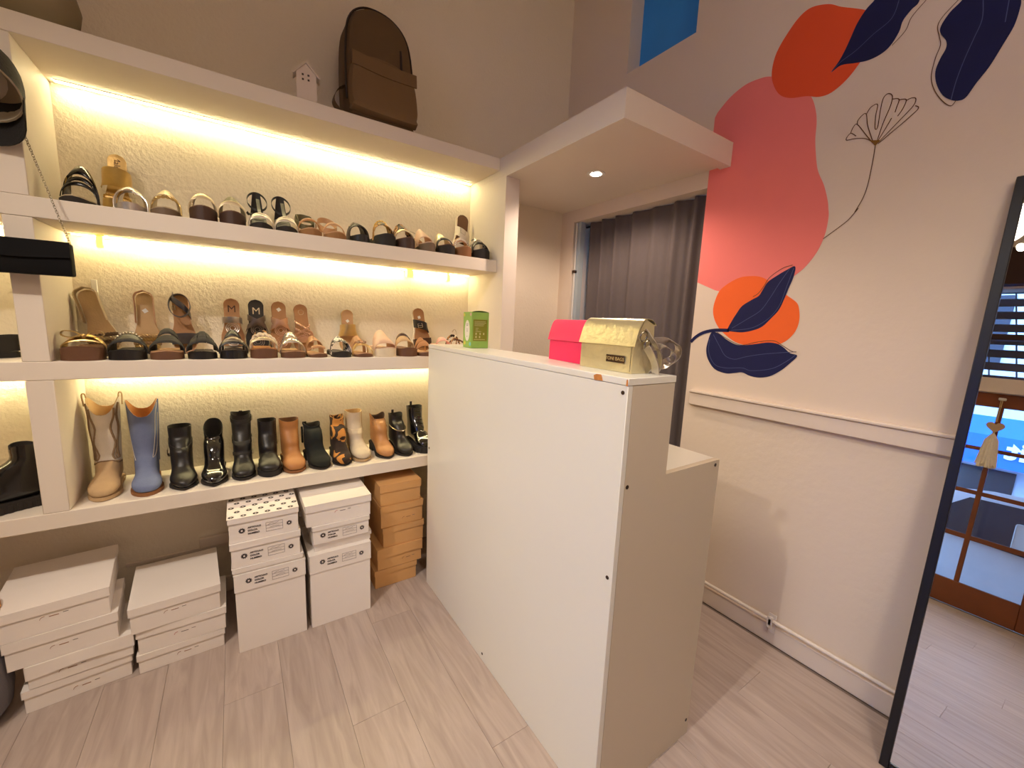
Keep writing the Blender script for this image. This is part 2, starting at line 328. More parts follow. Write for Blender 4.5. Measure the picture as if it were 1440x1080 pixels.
# ------------------------------------------------------------------ mural painted on the right wall
def mural_face(name, pts, material, lift, smooth=True):
    p = smooth_pts([(0, a, b) for a, b in pts], 5, True) if smooth else [Vector((0, a, b)) for a, b in pts]
    g = G(); g.add([(XR-lift, q.y, q.z) for q in p], [tuple(range(len(p)))]); return g.build(name, material, wr, smooth=False)
def mural_stroke(name, pts, material, lift, wd, grp=None):
    g = grp or G(); p = smooth_pts([(0, a, b) for a, b in pts], 5); P = []
    for i, q in enumerate(p):
        t = (p[min(i+1, len(p)-1)]-p[max(i-1, 0)]).normalized(); n = Vector((0, -t.z, t.y))
        P.append([(XR-lift, (q+n*wd/2).y, (q+n*wd/2).z), (XR-lift, (q-n*wd/2).y, (q-n*wd/2).z)])
    g.grid(P)
    if not grp: return g.build(name, material, wr, smooth=False)
MURAL = {'pink':[(1.279,2.369),(1.239,2.429),(1.185,2.473),(1.12,2.499),(1.057,2.499),(1.01,2.487),(0.942,2.444),(0.881,2.391),(0.839,2.338),(0.817,2.28),(0.808,2.231),(0.805,2.176),(0.796,2.118),(0.78,2.049),(0.751,1.986),(0.731,1.926),(0.724,1.893),(0.719,1.858),(0.722,1.796),(0.739,1.734),(0.771,1.679),(0.808,1.643),(0.866,1.606),(0.923,1.585),(0.994,1.577),(1.071,1.579),(1.141,1.591),(1.175,1.604),(1.248,1.639)],
 'red':[(0.824,2.662),(0.884,2.683),(0.926,2.67),(0.966,2.627),(0.997,2.577),(1.008,2.525),(1.004,2.475),(0.982,2.423),(0.954,2.388),(0.914,2.365),(0.858,2.35),(0.813,2.33),(0.772,2.329),(0.728,2.355),(0.693,2.398),(0.668,2.447),(0.657,2.498),(0.67,2.544),(0.699,2.574),(0.731,2.597),(0.78,2.629)],
 'leaf1':[(0.782,2.405),(0.762,2.433),(0.747,2.464),(0.733,2.504),(0.72,2.542),(0.699,2.576),(0.677,2.595),(0.651,2.627),(0.599,2.623),(0.549,2.572),(0.55,2.52),(0.567,2.505),(0.585,2.481),(0.591,2.449),(0.609,2.415),(0.633,2.399),(0.668,2.395),(0.705,2.403),(0.752,2.416)],
 'leaf2':[(0.443,2.466),(0.467,2.444),(0.483,2.413),(0.481,2.39),(0.464,2.36),(0.461,2.337),(0.471,2.309),(0.477,2.275),(0.469,2.235),(0.449,2.193),(0.426,2.169),(0.408,2.16),(0.392,2.164),(0.374,2.199),(0.353,2.235),(0.335,2.281),(0.318,2.329),(0.313,2.375),(0.314,2.395),(0.32,2.437),(0.377,2.502),(0.427,2.498)],
 'orange':[(0.987,1.651),(1.037,1.648),(1.086,1.626),(1.127,1.593),(1.145,1.549),(1.151,1.5),(1.139,1.455),(1.11,1.411),(1.064,1.373),(1.017,1.347),(0.965,1.338),(0.909,1.348),(0.863,1.349),(0.83,1.353),(0.8,1.375),(0.777,1.411),(0.769,1.454),(0.775,1.5),(0.789,1.53),(0.831,1.562),(0.872,1.595),(0.914,1.628),(0.947,1.645)],
 'leaf3':[(1.069,1.402),(1.051,1.448),(1.033,1.483),(1.012,1.517),(0.974,1.543),(0.944,1.561),(0.931,1.585),(0.913,1.62),(0.878,1.646),(0.845,1.666),(0.813,1.679),(0.813,1.637),(0.825,1.592),(0.837,1.546),(0.852,1.5),(0.878,1.464),(0.911,1.426),(0.949,1.407),(0.997,1.396),(1.049,1.398)],
 'leaf4':[(1.145,1.39),(1.159,1.345),(1.163,1.299),(1.148,1.254),(1.109,1.211),(1.052,1.196),(1.008,1.203),(0.974,1.21),(0.939,1.199),(0.898,1.196),(0.853,1.208),(0.812,1.238),(0.78,1.274),(0.757,1.308),(0.786,1.317),(0.814,1.339),(0.841,1.353),(0.879,1.356),(0.925,1.347),(0.973,1.338),(1.016,1.337),(1.062,1.356),(1.111,1.386)],
 'stem':[(1.059,1.402),(1.132,1.4),(1.188,1.386),(1.226,1.363),(1.252,1.335)],
 'dark':[[(0.452,2.471),(0.483,2.439),(0.491,2.414),(0.482,2.38),(0.476,2.352),(0.483,2.315),(0.485,2.264),(0.473,2.221),(0.45,2.179),(0.425,2.151),(0.414,2.163)],[(0.532,2.515),(0.563,2.48),(0.574,2.444),(0.605,2.413)],[(0.823,1.685),(0.86,1.675),(0.907,1.64),(0.926,1.605),(0.946,1.573),(0.968,1.558)],[(1.117,1.391),(1.044,1.352),(0.99,1.337),(0.926,1.355),(0.858,1.365),(0.818,1.346),(0.78,1.325),(0.762,1.324)]],
 'vein':[[(0.395,2.44),(0.389,2.383),(0.4,2.333),(0.412,2.282),(0.422,2.223),(0.426,2.169)],[(0.339,2.409),(0.338,2.349)],[(0.605,2.556),(0.618,2.505),(0.665,2.478),(0.711,2.447),(0.754,2.429),(0.782,2.405)],[(1.047,1.413),(0.98,1.458),(0.928,1.496),(0.896,1.548),(0.866,1.61),(0.831,1.673)],[(1.05,1.403),(0.958,1.417),(0.892,1.459),(0.854,1.515),(0.835,1.593),(0.817,1.672)],[(1.134,1.379),(1.095,1.322),(1.062,1.28),(1.016,1.268),(0.967,1.284),(0.888,1.304),(0.766,1.324)],[(1.151,1.355),(1.148,1.291),(1.112,1.234),(1.055,1.222),(0.977,1.231),(0.934,1.223),(0.85,1.242),(0.795,1.28),(0.764,1.311)]],
 'flower':[[(0.61,2.096),(0.638,2.12),(0.672,2.131),(0.699,2.135),(0.688,2.155),(0.669,2.139)],[(0.688,2.155),(0.682,2.175),(0.671,2.18),(0.64,2.135),(0.618,2.103)],[(0.671,2.18),(0.67,2.196),(0.65,2.21),(0.638,2.164),(0.616,2.105)],[(0.647,2.208),(0.638,2.226),(0.619,2.229),(0.619,2.191),(0.615,2.148),(0.608,2.15),(0.608,2.203)],[(0.608,2.203),(0.605,2.243),(0.593,2.254),(0.58,2.241),(0.581,2.209),(0.594,2.157),(0.603,2.101)],[(0.579,2.231),(0.56,2.223),(0.563,2.198),(0.565,2.183)],[(0.559,2.221),(0.54,2.214),(0.545,2.188),(0.556,2.167)],[(0.572,2.167),(0.584,2.138),(0.6,2.102)],[(0.54,2.211),(0.527,2.214),(0.515,2.208),(0.517,2.189),(0.536,2.165),(0.599,2.095)],[(0.513,2.185),(0.504,2.172),(0.533,2.144),(0.599,2.091)],[(0.606,2.087),(0.606,2.037),(0.609,1.961),(0.617,1.911),(0.636,1.862),(0.627,1.875),(0.651,1.839),(0.677,1.816),(0.726,1.778)]],
 'node':[(0.626,2.111),(0.593,2.101),(0.606,2.085)]}

pk = [(1.2505, 1.64), (1.2505, 2.40)]
p_ = smooth_pts([(0, a, b) for a, b in MURAL['pink'][1:-1]], 5)
g = G(); vv = [(XR-.0006, q.y, q.z) for q in p_]+[(XR-.0006, 1.2505, 1.637), (XR-.0006, 1.2505, 2.41)]
g.add(vv, [tuple(range(len(vv)))]); g.build('mural_blob', 'mural_pink', wr, smooth=False, label='large salmon pink painted shape')
mural_face('mural_blob', MURAL['red'], 'mural_red', .0010)['label'] = 'red-orange painted oval'
mural_face('mural_blob', MURAL['orange'], 'mural_orange', .0010)['label'] = 'bright orange painted double oval'
for q in ('leaf1', 'leaf2', 'leaf3', 'leaf4'): mural_face('mural_leaf', MURAL[q], 'mural_navy', .0014)
mural_stroke('mural_stem', MURAL['stem'], 'mural_navy', .0014, .016)
for q in MURAL['dark']: mural_stroke('mural_outline', q, 'mural_line', .0018, .0024)
for q in MURAL['vein']: mural_stroke('mural_vein', q, 'mural_vein', .0018, .0022)
g = G()
for q in MURAL['flower']: mural_stroke('', q, 'mural_line', .0018, .0028, g)
g.build('mural_flower', 'mural_line', wr, smooth=False, label='line-drawn flower with a long curved stem', kind='stuff')
mural_face('mural_node', MURAL['node'], 'mural_ochre', .0022, False)

# ------------------------------------------------------------------ built-in shelving
sh = thing('wall_shelving', 'cream painted built-in shelving with lit bays of shoes along the back wall', 'shelving', (0, YF, 0))
def shp(name, x0, x1, z0, z1, y0=YF): G().rbox(x0, x1, y0-YF, YB-YF-.001, z0, z1, .002).build(name, 'shelf_paint', sh)
shp('top_slab', XL+.002, XQ-.001, ZT0, ZT1)
shp('shelf', XL+.002, XQ-.001, Z10, Z11); shp('shelf', XL+.002, XQ-.001, Z20, Z21); shp('shelf', XL+.002, XQ-.001, Z30, Z31)
for z0, z1 in ((Z11, ZT0), (Z21, Z10), (Z31, Z20)): shp('upright', XC0, XC1, z0+.0005, z1-.0005, YF+.0008)
G().rbox(-.470, -.452, YB-YF-.016, YB-YF-.002, Z21+.001, 1.50, .002).build('cable_trunking', 'metal_white', sh)

# ------------------------------------------------------------------ led strips under the shelves
def led(x0, x1, z, label, patches=(), dots=None):
    t = thing('led_strip', label, 'light strip', ((x0+x1)/2, YB-.036, z)); c = (x0+x1)/2
    G().box(x0-c, x1-c, -.008, .008, -.003, -.0005).build('strip_tape', 'metal_white', t, smooth=False)
    edges = [x0]+[v for p in patches for v in p]+[x1]
    for i in range(0, len(edges), 2):
        G().box(edges[i]-c, edges[i+1]-c, -.005, .005, -.0058, -.0035).build('diode_row', 'led_glow', t, smooth=False)
    for a, b in patches:
        G().rbox(a-c, b-c, -.012, .012, -.046, -.0035, .003).build('yellow_glow_segment', 'led_wall_glow', t)  # emissive segments deepened to imitate the yellow glow on the wall
led(XC1+.02, XQ-.02, ZT0, 'warm led strip glowing under the top slab of the shelving')
led(XC1+.02, XQ-.02, Z10, 'warm led strip with yellow segments drawn down as wall glow under the upper shelf', [(-.438, -.415), (.815, .855), (1.06, 1.08)])
led(XC1+.02, XQ-.02, Z20, 'warm led strip glowing under the middle shelf above the boots')
led(XL+.05, XC0-.02, ZT0, 'led strip under the top slab in the bay beyond the upright')
led(XL+.05, XC0-.02, Z10, 'led strip under the upper shelf in the bay beyond the upright')
led(XL+.05, XC0-.02, Z20, 'led strip under the middle shelf in the bay beyond the upright')

# ------------------------------------------------------------------ lamps
def spot(name, label, loc, aim, watts, ang, blend, color, size=.04, fixture='down'):
    t = thing(name, label, 'lamp', loc)
    if fixture == 'down':
        G().lathe([(.030, -.002), (.046, -.002), (.048, .0), (.046, .003), (.030, .003)], 24).build('lamp_rim', 'metal_white', t)
        G().lathe([(.0, -.0035), (.028, -.0035), (.028, -.001), (0.0, -.001)], 20).build('lamp_lens', 'lamp_glow', t)
    else:
        d = (Vector(aim)-Vector(loc)).normalized(); q = d.to_track_quat('-Z', 'Y').to_matrix().to_4x4()
        G().lathe([(.0, .12), (.034, .12), (.042, .0), (.036, .0), (.03, .02)], 20).xf(q).build('lamp_head', 'metal_white', t)
        G().lathe([(.0, .012), (.033, .012), (.033, .016), (.0, .016)], 20).xf(q).build('lamp_lens', 'lamp_glow', t)
        G().tube([(0, 0, .08), (0, 0, ZC-loc[2])], .007, 8).build('lamp_stem', 'metal_white', t)
    L = bpy.data.lights.new('spot_light', 'SPOT'); L.energy = watts; L.spot_size = ang; L.spot_blend = blend; L.color = color; L.shadow_soft_size = size
    o = bpy.data.objects.new('spot_light', L); col.objects.link(o); o.parent = t
    d = Vector(aim)-Vector(loc); o.rotation_euler = d.to_track_quat('-Z', 'Y').to_euler(); o.location = d.normalized()*.012
    return t
spot('downlight', 'small round recessed downlight shining in the canopy underside', (1.578, 1.634, ZQ0+.0085), (1.578, 1.634, 0), 30, R(155), .5, (1.0, .76, .60), .03)
spot('spotlight', 'stem-mounted ceiling spotlight aimed at the counter front', (-.75, .65, 3.0), (.55, 1.05, .35), SPOT_W*.8, R(96), 1.0, SPOT_COLOR, .16, 'stem')
spot('spotlight', 'stem-mounted ceiling spotlight aimed at the mural wall', (.35, -.55, 3.0), (1.50, .45, .1), SPOT_W*.8, R(74), 1.0, SPOT_COLOR, .16, 'stem')
spot('spotlight', 'ceiling spotlight near the street door seen in the tall mirror', (-1.19, .56, 2.98), (.25, 1.45, 0), SPOT_W*.9, R(95), 1.0, SPOT_COLOR, .025, 'stem')

gl = thing('fill_globe', 'added unseen fill globe hanging near the ceiling behind the camera', 'lamp', (.35, -1.0, 3.10))  # added globe, out of view, put in to brighten the upper walls
G().sphere((0, 0, 0), .10, 24, 16).build('fill_sphere', 'fill_globe_glow', gl)
G().tube([(0, 0, .098), (0, 0, ZC-3.10)], .006, 8).build('fill_rod', 'metal_white', gl)
G().lathe([(.0, ZC-3.10), (.05, ZC-3.10), (.05, ZC-3.125), (.0, ZC-3.125)], 20).build('fill_plate', 'metal_white', gl)

# ------------------------------------------------------------------ counter
ct = thing('shop_counter', 'white laminate shop counter with a lower desk step behind', 'counter', (XK0, YK0, 0))
def cbox(name, x0, x1, y0, y1, z0, z1, m, b=.001): return G().rbox(x0-XK0, x1-XK0, y0-YK0, y1-YK0, z0, z1, b).build(name, m, ct)
T = .018
cbox('front_panel', XK0, XK0+T, YK0, YK1, .001, ZK-T-.0012, 'laminate')
cbox('top_board', XK0-.001, XK1+.003, YK0-.001, YK1, ZK-T, ZK, 'laminate', .0012)
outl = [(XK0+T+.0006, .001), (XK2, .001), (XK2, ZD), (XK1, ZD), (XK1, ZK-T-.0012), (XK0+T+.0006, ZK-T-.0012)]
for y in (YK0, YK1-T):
    G().prism([(a-XK0, b) for a, b in outl], lambda a, b, h: (a, y-YK0+h, b), T).build('end_panel', 'laminate_shaded', ct, smooth=False)
cbox('desk_top', XK0+T+.001, XK2-.001, YK0+T+.0005, YK1-T-.0005, ZD-T, ZD, 'laminate')
cbox('riser_panel', XK1-T, XK1, YK0+T+.0005, YK1-T-.0005, ZD+.0005, ZK-T-.001, 'laminate')
cbox('inner_shelf', XK0+T+.001, XK2-.03, YK0+T+.0005, YK1-T-.0005, .48, .498, 'laminate')
sm = G().lathe([(0, -.0012), (.0052, -.0012), (.0058, .001), (0, .001)], 10)
for (y, z) in ((.667, 1.239), (1.293, .032), (1.876, .753), (.668, .742)):
    G().add(sm.v, sm.f).xf(Matrix.Translation((0, y-YK0, z)) @ Matrix.Rotation(pi/2, 4, 'Y')).build('screw', 'screw_dark', ct)
for (x, z) in ((.812, .994), (1.222, .985), (1.230, .060)):
    G().add(sm.v, sm.f).xf(Matrix.Translation((x-XK0, 0, z)) @ Matrix.Rotation(pi/2, 4, 'X')).build('screw', 'screw_dark', ct)
chip = [(.735, ZK-.017), (.765, ZK-.018), (.768, ZK-.006), (.758, ZK-.002), (.742, ZK-.001), (.738, ZK-.008)]
G().prism(chip, lambda a, b, h: (-.0012-h, a-YK0, b), .0008).build('chipped_edge', 'particle', ct, smooth=False, label='bare orange particle board showing at a chip')
G().prism([(.652, ZK-.019), (.658, ZK-.019), (.657, ZK-.004), (.653, ZK-.002)], lambda a, b, h: (-.0012-h, a-YK0, b), .0008).build('chipped_edge', 'particle', ct, smooth=False)

# ------------------------------------------------------------------ curtain in the doorway
cu = thing('doorway_curtain', 'heavy grey brown curtain hanging in the doorway behind the counter', 'curtain', (XR+.085, 1.70, 0))
P, Q = [], []
N = 140
for j in range(13):
    z = lerp(.03, 2.087, j/12); r1, r2 = [], []
    for i in range(N+1):
        s = i/N; y = lerp(-.443, .455, s)
        ph = s*2*pi*7.0+.9*sin(s*7)
        a = .020+.010*sin(s*9+1)
        dx = a*(sin(ph)+.35*sin(2*ph+.6))*(.75+.35*(1-j/12))
        lean = .045*(1-j/12)*(s-.5)
        r1.append((dx, max(-.446, y-lean), z)); r2.append((dx+.003, max(-.446, y-lean), z))
    P.append(r1); Q.append(r2)
G().grid(P, Q).build('cloth', 'curtain_cloth', cu, ang=80)
G().tube([(.03, -.445, 2.074), (.03, .51, 2.074)], .006, 10).build('curtain_rod', 'screw_dark', cu)
cd = thing('cable_conduit', 'pale vertical conduit with a dark clip beside the curtain', 'conduit', (XR+.012, 2.196, 0))
G().tube([(0, 0, .02), (0, 0, 2.085)], .007, 8).build('conduit_pipe', 'metal_white', cd)
G().rbox(-.012, .014, -.014, .012, 1.755, 1.772, .002).build('conduit_clip', 'screw_dark', cd)

# ------------------------------------------------------------------ tall mirror leaning on the right wall
MB_X, MT_X, MZ, MY1, MY0, FW, FT = 1.700, 1.940, 1.885, .247, -.42, .024, .022
mt = thing('leaning_mirror', 'tall black framed mirror leaning against the mural wall', 'mirror', (MB_X, MY1, 0.001))
tilt = atan2(MT_X-MB_X, MZ); ML = MZ/cos(tilt); wdt = MY1-MY0
mt.rotation_euler = (0, tilt, 0)
for a, b, c, d in ((-FW, 0, 0, ML), (-wdt, -wdt+FW, 0, ML), (-wdt+FW, -FW, 0, FW), (-wdt+FW, -FW, ML-FW, ML)):
    G().rbox(0, FT, a, b, c, d, .002).build('frame_rail', 'frame_black', mt)
G().box(.007, .010, -wdt+FW-.003, -FW+.003, FW-.003, ML-FW+.003).build('mirror_glass', 'mirror', mt, smooth=False)
G().box(.0105, .020, -wdt+FW-.003, -FW+.003, FW-.003, ML-FW+.003).build('backing_board', 'frame_black', mt, smooth=False)

# ------------------------------------------------------------------ street door with fanlight (left wall, seen in the mirror)
dr = struct(thing('door_1', '', '')); del dr['label']; del dr['category']
dr.location = (XL-.05, 0, 0)
rows = [.211, .582, .622, .968, 1.003, 1.350, 1.381, 1.739]
for (c0, c1, c2, c3, e0, e1) in ((.143, .478, .509, .845, .032, .953), (-.79, -.455, -.424, -.088, -.898, .028)):
    def db(name, y0, y1, z0, z1, x0=-.02, x1=.02): return G().rbox(x0, x1, y0, y1, z0, z1, .003).build(name, 'door_wood', dr)
    db('door_stile', e0, c0, .004, 1.855); db('door_stile', c3, e1, .004, 1.855)
    db('door_rail', c0, c3, .004, rows[0]); db('door_rail', c0, c3, rows[7], 1.855)
    db('muntin', c1, c2, rows[0], rows[7], -.015, .015)
    for a, b in ((rows[1], rows[2]), (rows[3], rows[4]), (rows[5], rows[6])): db('muntin', c0, c3, a, b, -.014, .014)
    for a, b in ((c0, c1), (c2, c3)):
        for i in range(0, 8, 2): G().box(-.002, .002, a, b, rows[i], rows[i+1]).build('pane', 'pane_glass', dr, smooth=False)
struct(G().rbox(XL-.14, XL+.015, -.898, .953, 1.858, 1.983, .003).build('trim_4', 'trim_paint'))
fa = G().rbox(XL-.08, XL-.03, -.898, .953, 2.331, 2.382, .003).rbox(XL-.08, XL-.03, -.02, .02, 1.984, 2.330, .003).rbox(XL-.08, XL-.03, -.02, .02, 2.383, 2.794, .003)
wn = struct(fa.build('window_1', 'beam_wood'))
for z0, z1 in ((1.985, 2.330), (2.383, 2.793)):
    for y0, y1 in ((-.897, -.021), (.021, .952)): G().box(XL-.056, XL-.052, y0, y1, z0, z1).build('pane', 'pane_glass', wn, smooth=False)
struct(G().rbox(XL+.001, XL+.07, -1.0, 1.06, 2.797, 3.13, .004).build('trim_5', 'beam_wood'))
# slatted shutter outside the fanlight
ss = thing('slatted_shutter', 'grey slatted shutter outside the fanlight over the street door', 'shutter', (XL-.22, 0, 2.0))
z = -.02
while z < .82:
    G().rbox(-.006, .006, -1.2, 1.2, z, z+.072, .003).build('slat', 'shutter_metal', ss); z += .118
for i in range(-7, 8):
    y = i*.16+.05
    G().tube([(.0, y-.07, -.02), (.0, y+.07, .83)], .006, 6).build('link_bar', 'shutter_metal', ss)
# hanging heart with a tassel on the door
hh = thing('heart_ornament', 'wooden heart with a fluffy cream tassel hanging on the street door', 'ornament', (XL-.012, .497, 1.81))
mat('jute', (196, 170, 128), .9, var=.15); mat('heart_wood', (190, 160, 125), .8, var=.12); mat('tassel_yarn', (238, 230, 212), .95, var=.12, scale=60)
G().rbox(-.015, .012, -.022, .022, -.012, .010, .004).build('hook', 'metal_white', hh)
G().tube([(.006, -.004, 0), (.008, -.002, -.20)], .003, 6).build('cord', 'jute', hh)
G().tube([(.006, .006, 0), (.008, .004, -.20)], .003, 6).build('cord', 'jute', hh)
hp = []
for i in range(40):
    a = 2*pi*i/40; hp.append((.0033*16*sin(a)**3, .0033*(13*cos(a)-5*cos(2*a)-2*cos(3*a)-cos(4*a))))
G().prism(hp, lambda a, b, h: (.002+h, a, b-.245), .014).build('heart', 'heart_wood', hh)
g = G()
for i in range(110):
    a = random.uniform(0, 2*pi); rr = random.random()**.5
    g.tube([(.009, 0, -.29), (.009+.02*rr*cos(a), .036*rr*sin(a), -.36), (.012+.030*rr*cos(a), .060*rr*sin(a), -.56-.04*random.random())], [.003, .007, .007], 5)
g.build('tassel', 'tassel_yarn', hh, kind='stuff')

# ------------------------------------------------------------------ street beyond the door
ZS = -.42
rd = struct(G().box(-30, XL-1.0, -22, 22, ZS-.1, ZS).build('floor_street', 'asphalt', smooth=False))
struct(G().box(XL-1.0, XL-.15, -12, 12, ZS-.1, -.02).build('floor_pavement', 'paving', smooth=False))
bf = thing('shop_facade', 'pale building with a blue awning across the street', 'building', (-9.5, 0, ZS))
G().box(-1.5, 0, -12, 12, 0, 7.5).build('wall', 'facade', bf, smooth=False)
for y in (-8, -4.5, -1.2, 2.1, 5.4, 8.6):
    G().box(0, .03, y-1.3, y+1.3, .5, 2.05).build('shop_window', 'car_glass', bf, smooth=False)
    G().box(0, .03, y-.7, y+.7, 4.2, 5.8).build('window', 'car_glass', bf, smooth=False)
aw = G().prism([(0, 3.15), (0, 2.3), (.9, 2.05), (.9, 2.65)], lambda a, b, h: (a, h-6, b), 14).build('awning', 'awning_blue', bf, smooth=False)
text('mit', .48, Matrix.Translation((.915, .62, 2.40)) @ Matrix.Rotation(pi/2, 4, 'Z') @ FRONT, 'sign_white', 'lettering', bf, .01, 'CENTER', .016)
# parked white car
car = thing('parked_car', 'white car parked on the street outside the door', 'car', (-3.2, -.4, ZS))
prof = [(-2.05, .25), (-2.1, .55), (-2.02, .80), (-1.1, .93), (-.45, 1.38), (.2, 1.46), (1.1, 1.43), (1.75, 1.0), (2.1, .92), (2.15, .5), (2.05, .25)]
def carloft(xh, shrink):
    pts = smooth_pts([(0, a, b) for a, b in prof], 4)
    return [(xh*(1-shrink*max(0, (q.z-.9)/.55)), q.y, q.z) for q in pts]
G().loft([carloft(-.85, .2), carloft(-.80, .2), carloft(.80, .2), carloft(.85, .2)]).build('body', 'car_white', car)
for sgn in (1, -1):
    for pl in ([(-.86, .95), (-.40, 1.33), (.14, 1.38), (.14, .93)], [(.22, .93), (.22, 1.385), (1.02, 1.36), (1.42, .98)]):
        G().prism(pl, lambda a, b, h: (sgn*(.853*(1-.2*max(0, (b-.9)/.55))+h), a, b), .012).build('side_window', 'car_glass', car, smooth=False)
    G().rbox(min(sgn*.84, sgn*.875), max(sgn*.84, sgn*.875), -1.9, 1.9, .30, .36, .006).build('sill_trim', 'tyre', car)
    for y in (-1.35, 1.38):
        G().lathe([(0, -.1), (.30, -.1), (.32, -.06), (.32, .06), (.30, .1), (0, .1)], 24).xf(Matrix.Translation((sgn*.78, y, .32)) @ Matrix.Rotation(pi/2, 4, 'Y')).build('wheel', 'tyre', car)
st_ = G().rbox(.862, .872, .34, .70, .97, 1.23, .02, 2).xf(Matrix.Translation((-.035, 0, 0))).build('window_sticker', 'sign_white', car)
text('E', .12, Matrix.Translation((.8375, .60, 1.10)) @ Matrix.Rotation(pi/2, 4, 'Z') @ FRONT, 'shutter_metal', 'lettering', st_, .001)

# ------------------------------------------------------------------ shoe boxes
mat('box_white', (240, 232, 224), .7, var=.03, scale=8, bump=.05, bscale=20); mat('box_kraft', (214, 164, 106), .75, var=.06, scale=10, bump=.05, bscale=25)
mat('ink_black', (46, 38, 40), .8); mat('ink_red', (190, 95, 85), .8); mat('ink_grey', (120, 108, 104), .8); mat('ink_brown', (150, 105, 70), .8)
def emblem(cx, cz, y, parent, r=.0105):
    g = G()
    for i in range(10):
        a = 2*pi*i/10; o = [(.4, -.13), (.72, -.19), (1, -.12), (1, .12), (.72, .19), (.4, .13)]
        p = [(cx+r*(u*cos(a)-v*sin(a)), cz+r*(u*sin(a)+v*cos(a))) for u, v in o]
        g.prism(p, lambda a_, b_, h: (a_, y-h, b_), .0005)
    ring = [(cx+.52*r*cos(2*pi*i/20), cz+.52*r*sin(2*pi*i/20)) for i in range(20)]; inn = [(cx+.34*r*cos(2*pi*i/20), cz+.34*r*sin(2*pi*i/20)) for i in range(20)]
    k = len(g.v); g.v += [(a_, y-.0006, b_) for a_, b_ in ring+inn]
    for i in range(20): j = (i+1) % 20; g.f.append((k+i, k+j, k+20+j, k+20+i))
    return g.build('printed_emblem', 'ink_black', parent, smooth=False, kind='stuff')
def form_print(w_, zc, y, parent, s=1.):
    x0 = -.075*s
    emblem(x0-.004, zc+.004*s, y, parent, .0115*s); emblem(.088*s, zc-.002*s, y, parent, .0105*s)
    for i, tx in enumerate(('ARTICULO', 'COLOR', 'NUMERO')):
        text(tx, .0095*s, Matrix.Translation((x0+.016*s, y-.0004, zc+.012*s-.013*s*i)) @ FRONT, 'ink_black', 'lettering', parent, .0003, 'LEFT', .0004)
    g = G(); gx0, gx1, gz0, gz1 = .004*s, .064*s, zc-.02*s, zc+.018*s; t = .0009
    for i in range(4): z = lerp(gz0, gz1, i/3); g.box(gx0, gx1, y-.0006, y-.0001, z-t/2, z+t/2)
    for x in (gx0, gx1): g.box(x-t/2, x+t/2, y-.0006, y-.0001, gz0, gz1)
    p = [(gx0+.008, y-.0004, zc+.008), (gx0+.02, y-.0004, zc+.013), (gx0+.03, y-.0004, zc+.009), (gx0+.045, y-.0004, zc+.014)]
    g.tube(smooth_pts(p, 4), .0005, 4); g.tube([(gx0+.012, y-.0004, zc-.004), (gx0+.03, y-.0004, zc-.001), (gx0+.048, y-.0004, zc-.003)], .0005, 4)
    g.build('printed_form', 'ink_grey', parent, smooth=False, kind='stuff')
def shoe_box(label, x0, x1, yf, z0, h, depth, m='box_white', lid=.028, rot=0., group=None, mark=None, form=None, dots=False, over=.0045, sag=0., tiltx=0.):
    w_ = x1-x0; t = thing('shoe_box', label, 'box', ((x0+x1)/2, yf, z0), (tiltx, 0, rot), group)
    b = G().rbox(-w_/2+over, w_/2-over, over, depth-over, 0, h-.003, .0012)
    bo = b.build('box_body', m, t)
    # lid: a shallow tray upside down with a slightly bowed front edge
    g = G().rbox(-w_/2, w_/2, 0, depth, h-.0028, h, .001)
    n = 10
    for (ax, bx, ay, by) in ((-w_/2, w_/2, 0, 0), (w_/2, w_/2, 0, depth), (w_/2, -w_/2, depth, depth), (-w_/2, -w_/2, depth, 0)):
        P, Q = [], []; d = Vector((bx-ax, by-ay, 0)).normalized(); nn = Vector((d.y, -d.x, 0))
        for i in range(n+1):
            s = i/n; dip = sag*sin(pi*s)*(.6+.4*sin(5*s+x0*40)); p = Vector((lerp(ax, bx, s), lerp(ay, by, s), 0))
            if ay == by == 0: dn = dip
            else: dn = 0
            pin = max(0, min(1, .5)); q = p-nn*.0016
            P.append([(p.x, p.y-dn*.3, h-lid+dn), (p.x, p.y, h-.0006)]); Q.append([(q.x, q.y-dn*.3, h-lid+dn), (q.x, q.y, h-.0006)])
        g.grid(P, Q)
    lo = g.build('box_lid', m, t)
    y = over-.0002
    if form == 'body': form_print(w_, (h-lid)*.52, y, bo)
    if form == 'lid': form_print(w_, h-lid*.5, -.0002, lo)
    if mark:
        mk, mx, mz = mark
        g = G()
        p = [(mx, y-.0005, mz), (mx+.004, y-.0005, mz+.007), (mx+.012, y-.0005, mz+.009)]; g.tube(smooth_pts(p, 3), .0008, 4)
        g.build('brand_mark', mk, bo, kind='stuff')
        G().box(mx+.022, mx+.045, y-.0006, y, mz+.003, mz+.0055).build('brand_mark', 'ink_grey' if mk == 'ink_red' else mk, bo, smooth=False)
        G().box(mx+.055, mx+.068, y-.0006, y, mz+.006, mz+.008).build('brand_mark', 'ink_grey', bo, smooth=False)
    if dots:
        for r in range(5):
            for c in range(6):
                e = emblem(0, 0, 0, lo, .0105); me = e.data
                cx = -w_/2+.022+c*(w_-.044)/5+(.012 if r % 2 else -.008); cy = .02+r*.045
                e.matrix_local = Matrix.Translation((max(-w_/2+.012, min(w_/2-.012, cx)), cy, h)) @ Matrix.Rotation(-pi/2, 4, 'X')
    return t
GA, GB, GC, GD, GE = 'white boxes in the wide four-box stack', 'white boxes in the low three-box stack', 'boxes under the flower dotted lid', 'boxes between dotted and kraft stacks', 'kraft shoe boxes'
shoe_box('bottom white shoe box of the wide four-box stack, resting on the floor', -.668, -.390, 1.918, 0, .088, .235, rot=R(6), group=GA, mark=('ink_brown', -.02, .028))
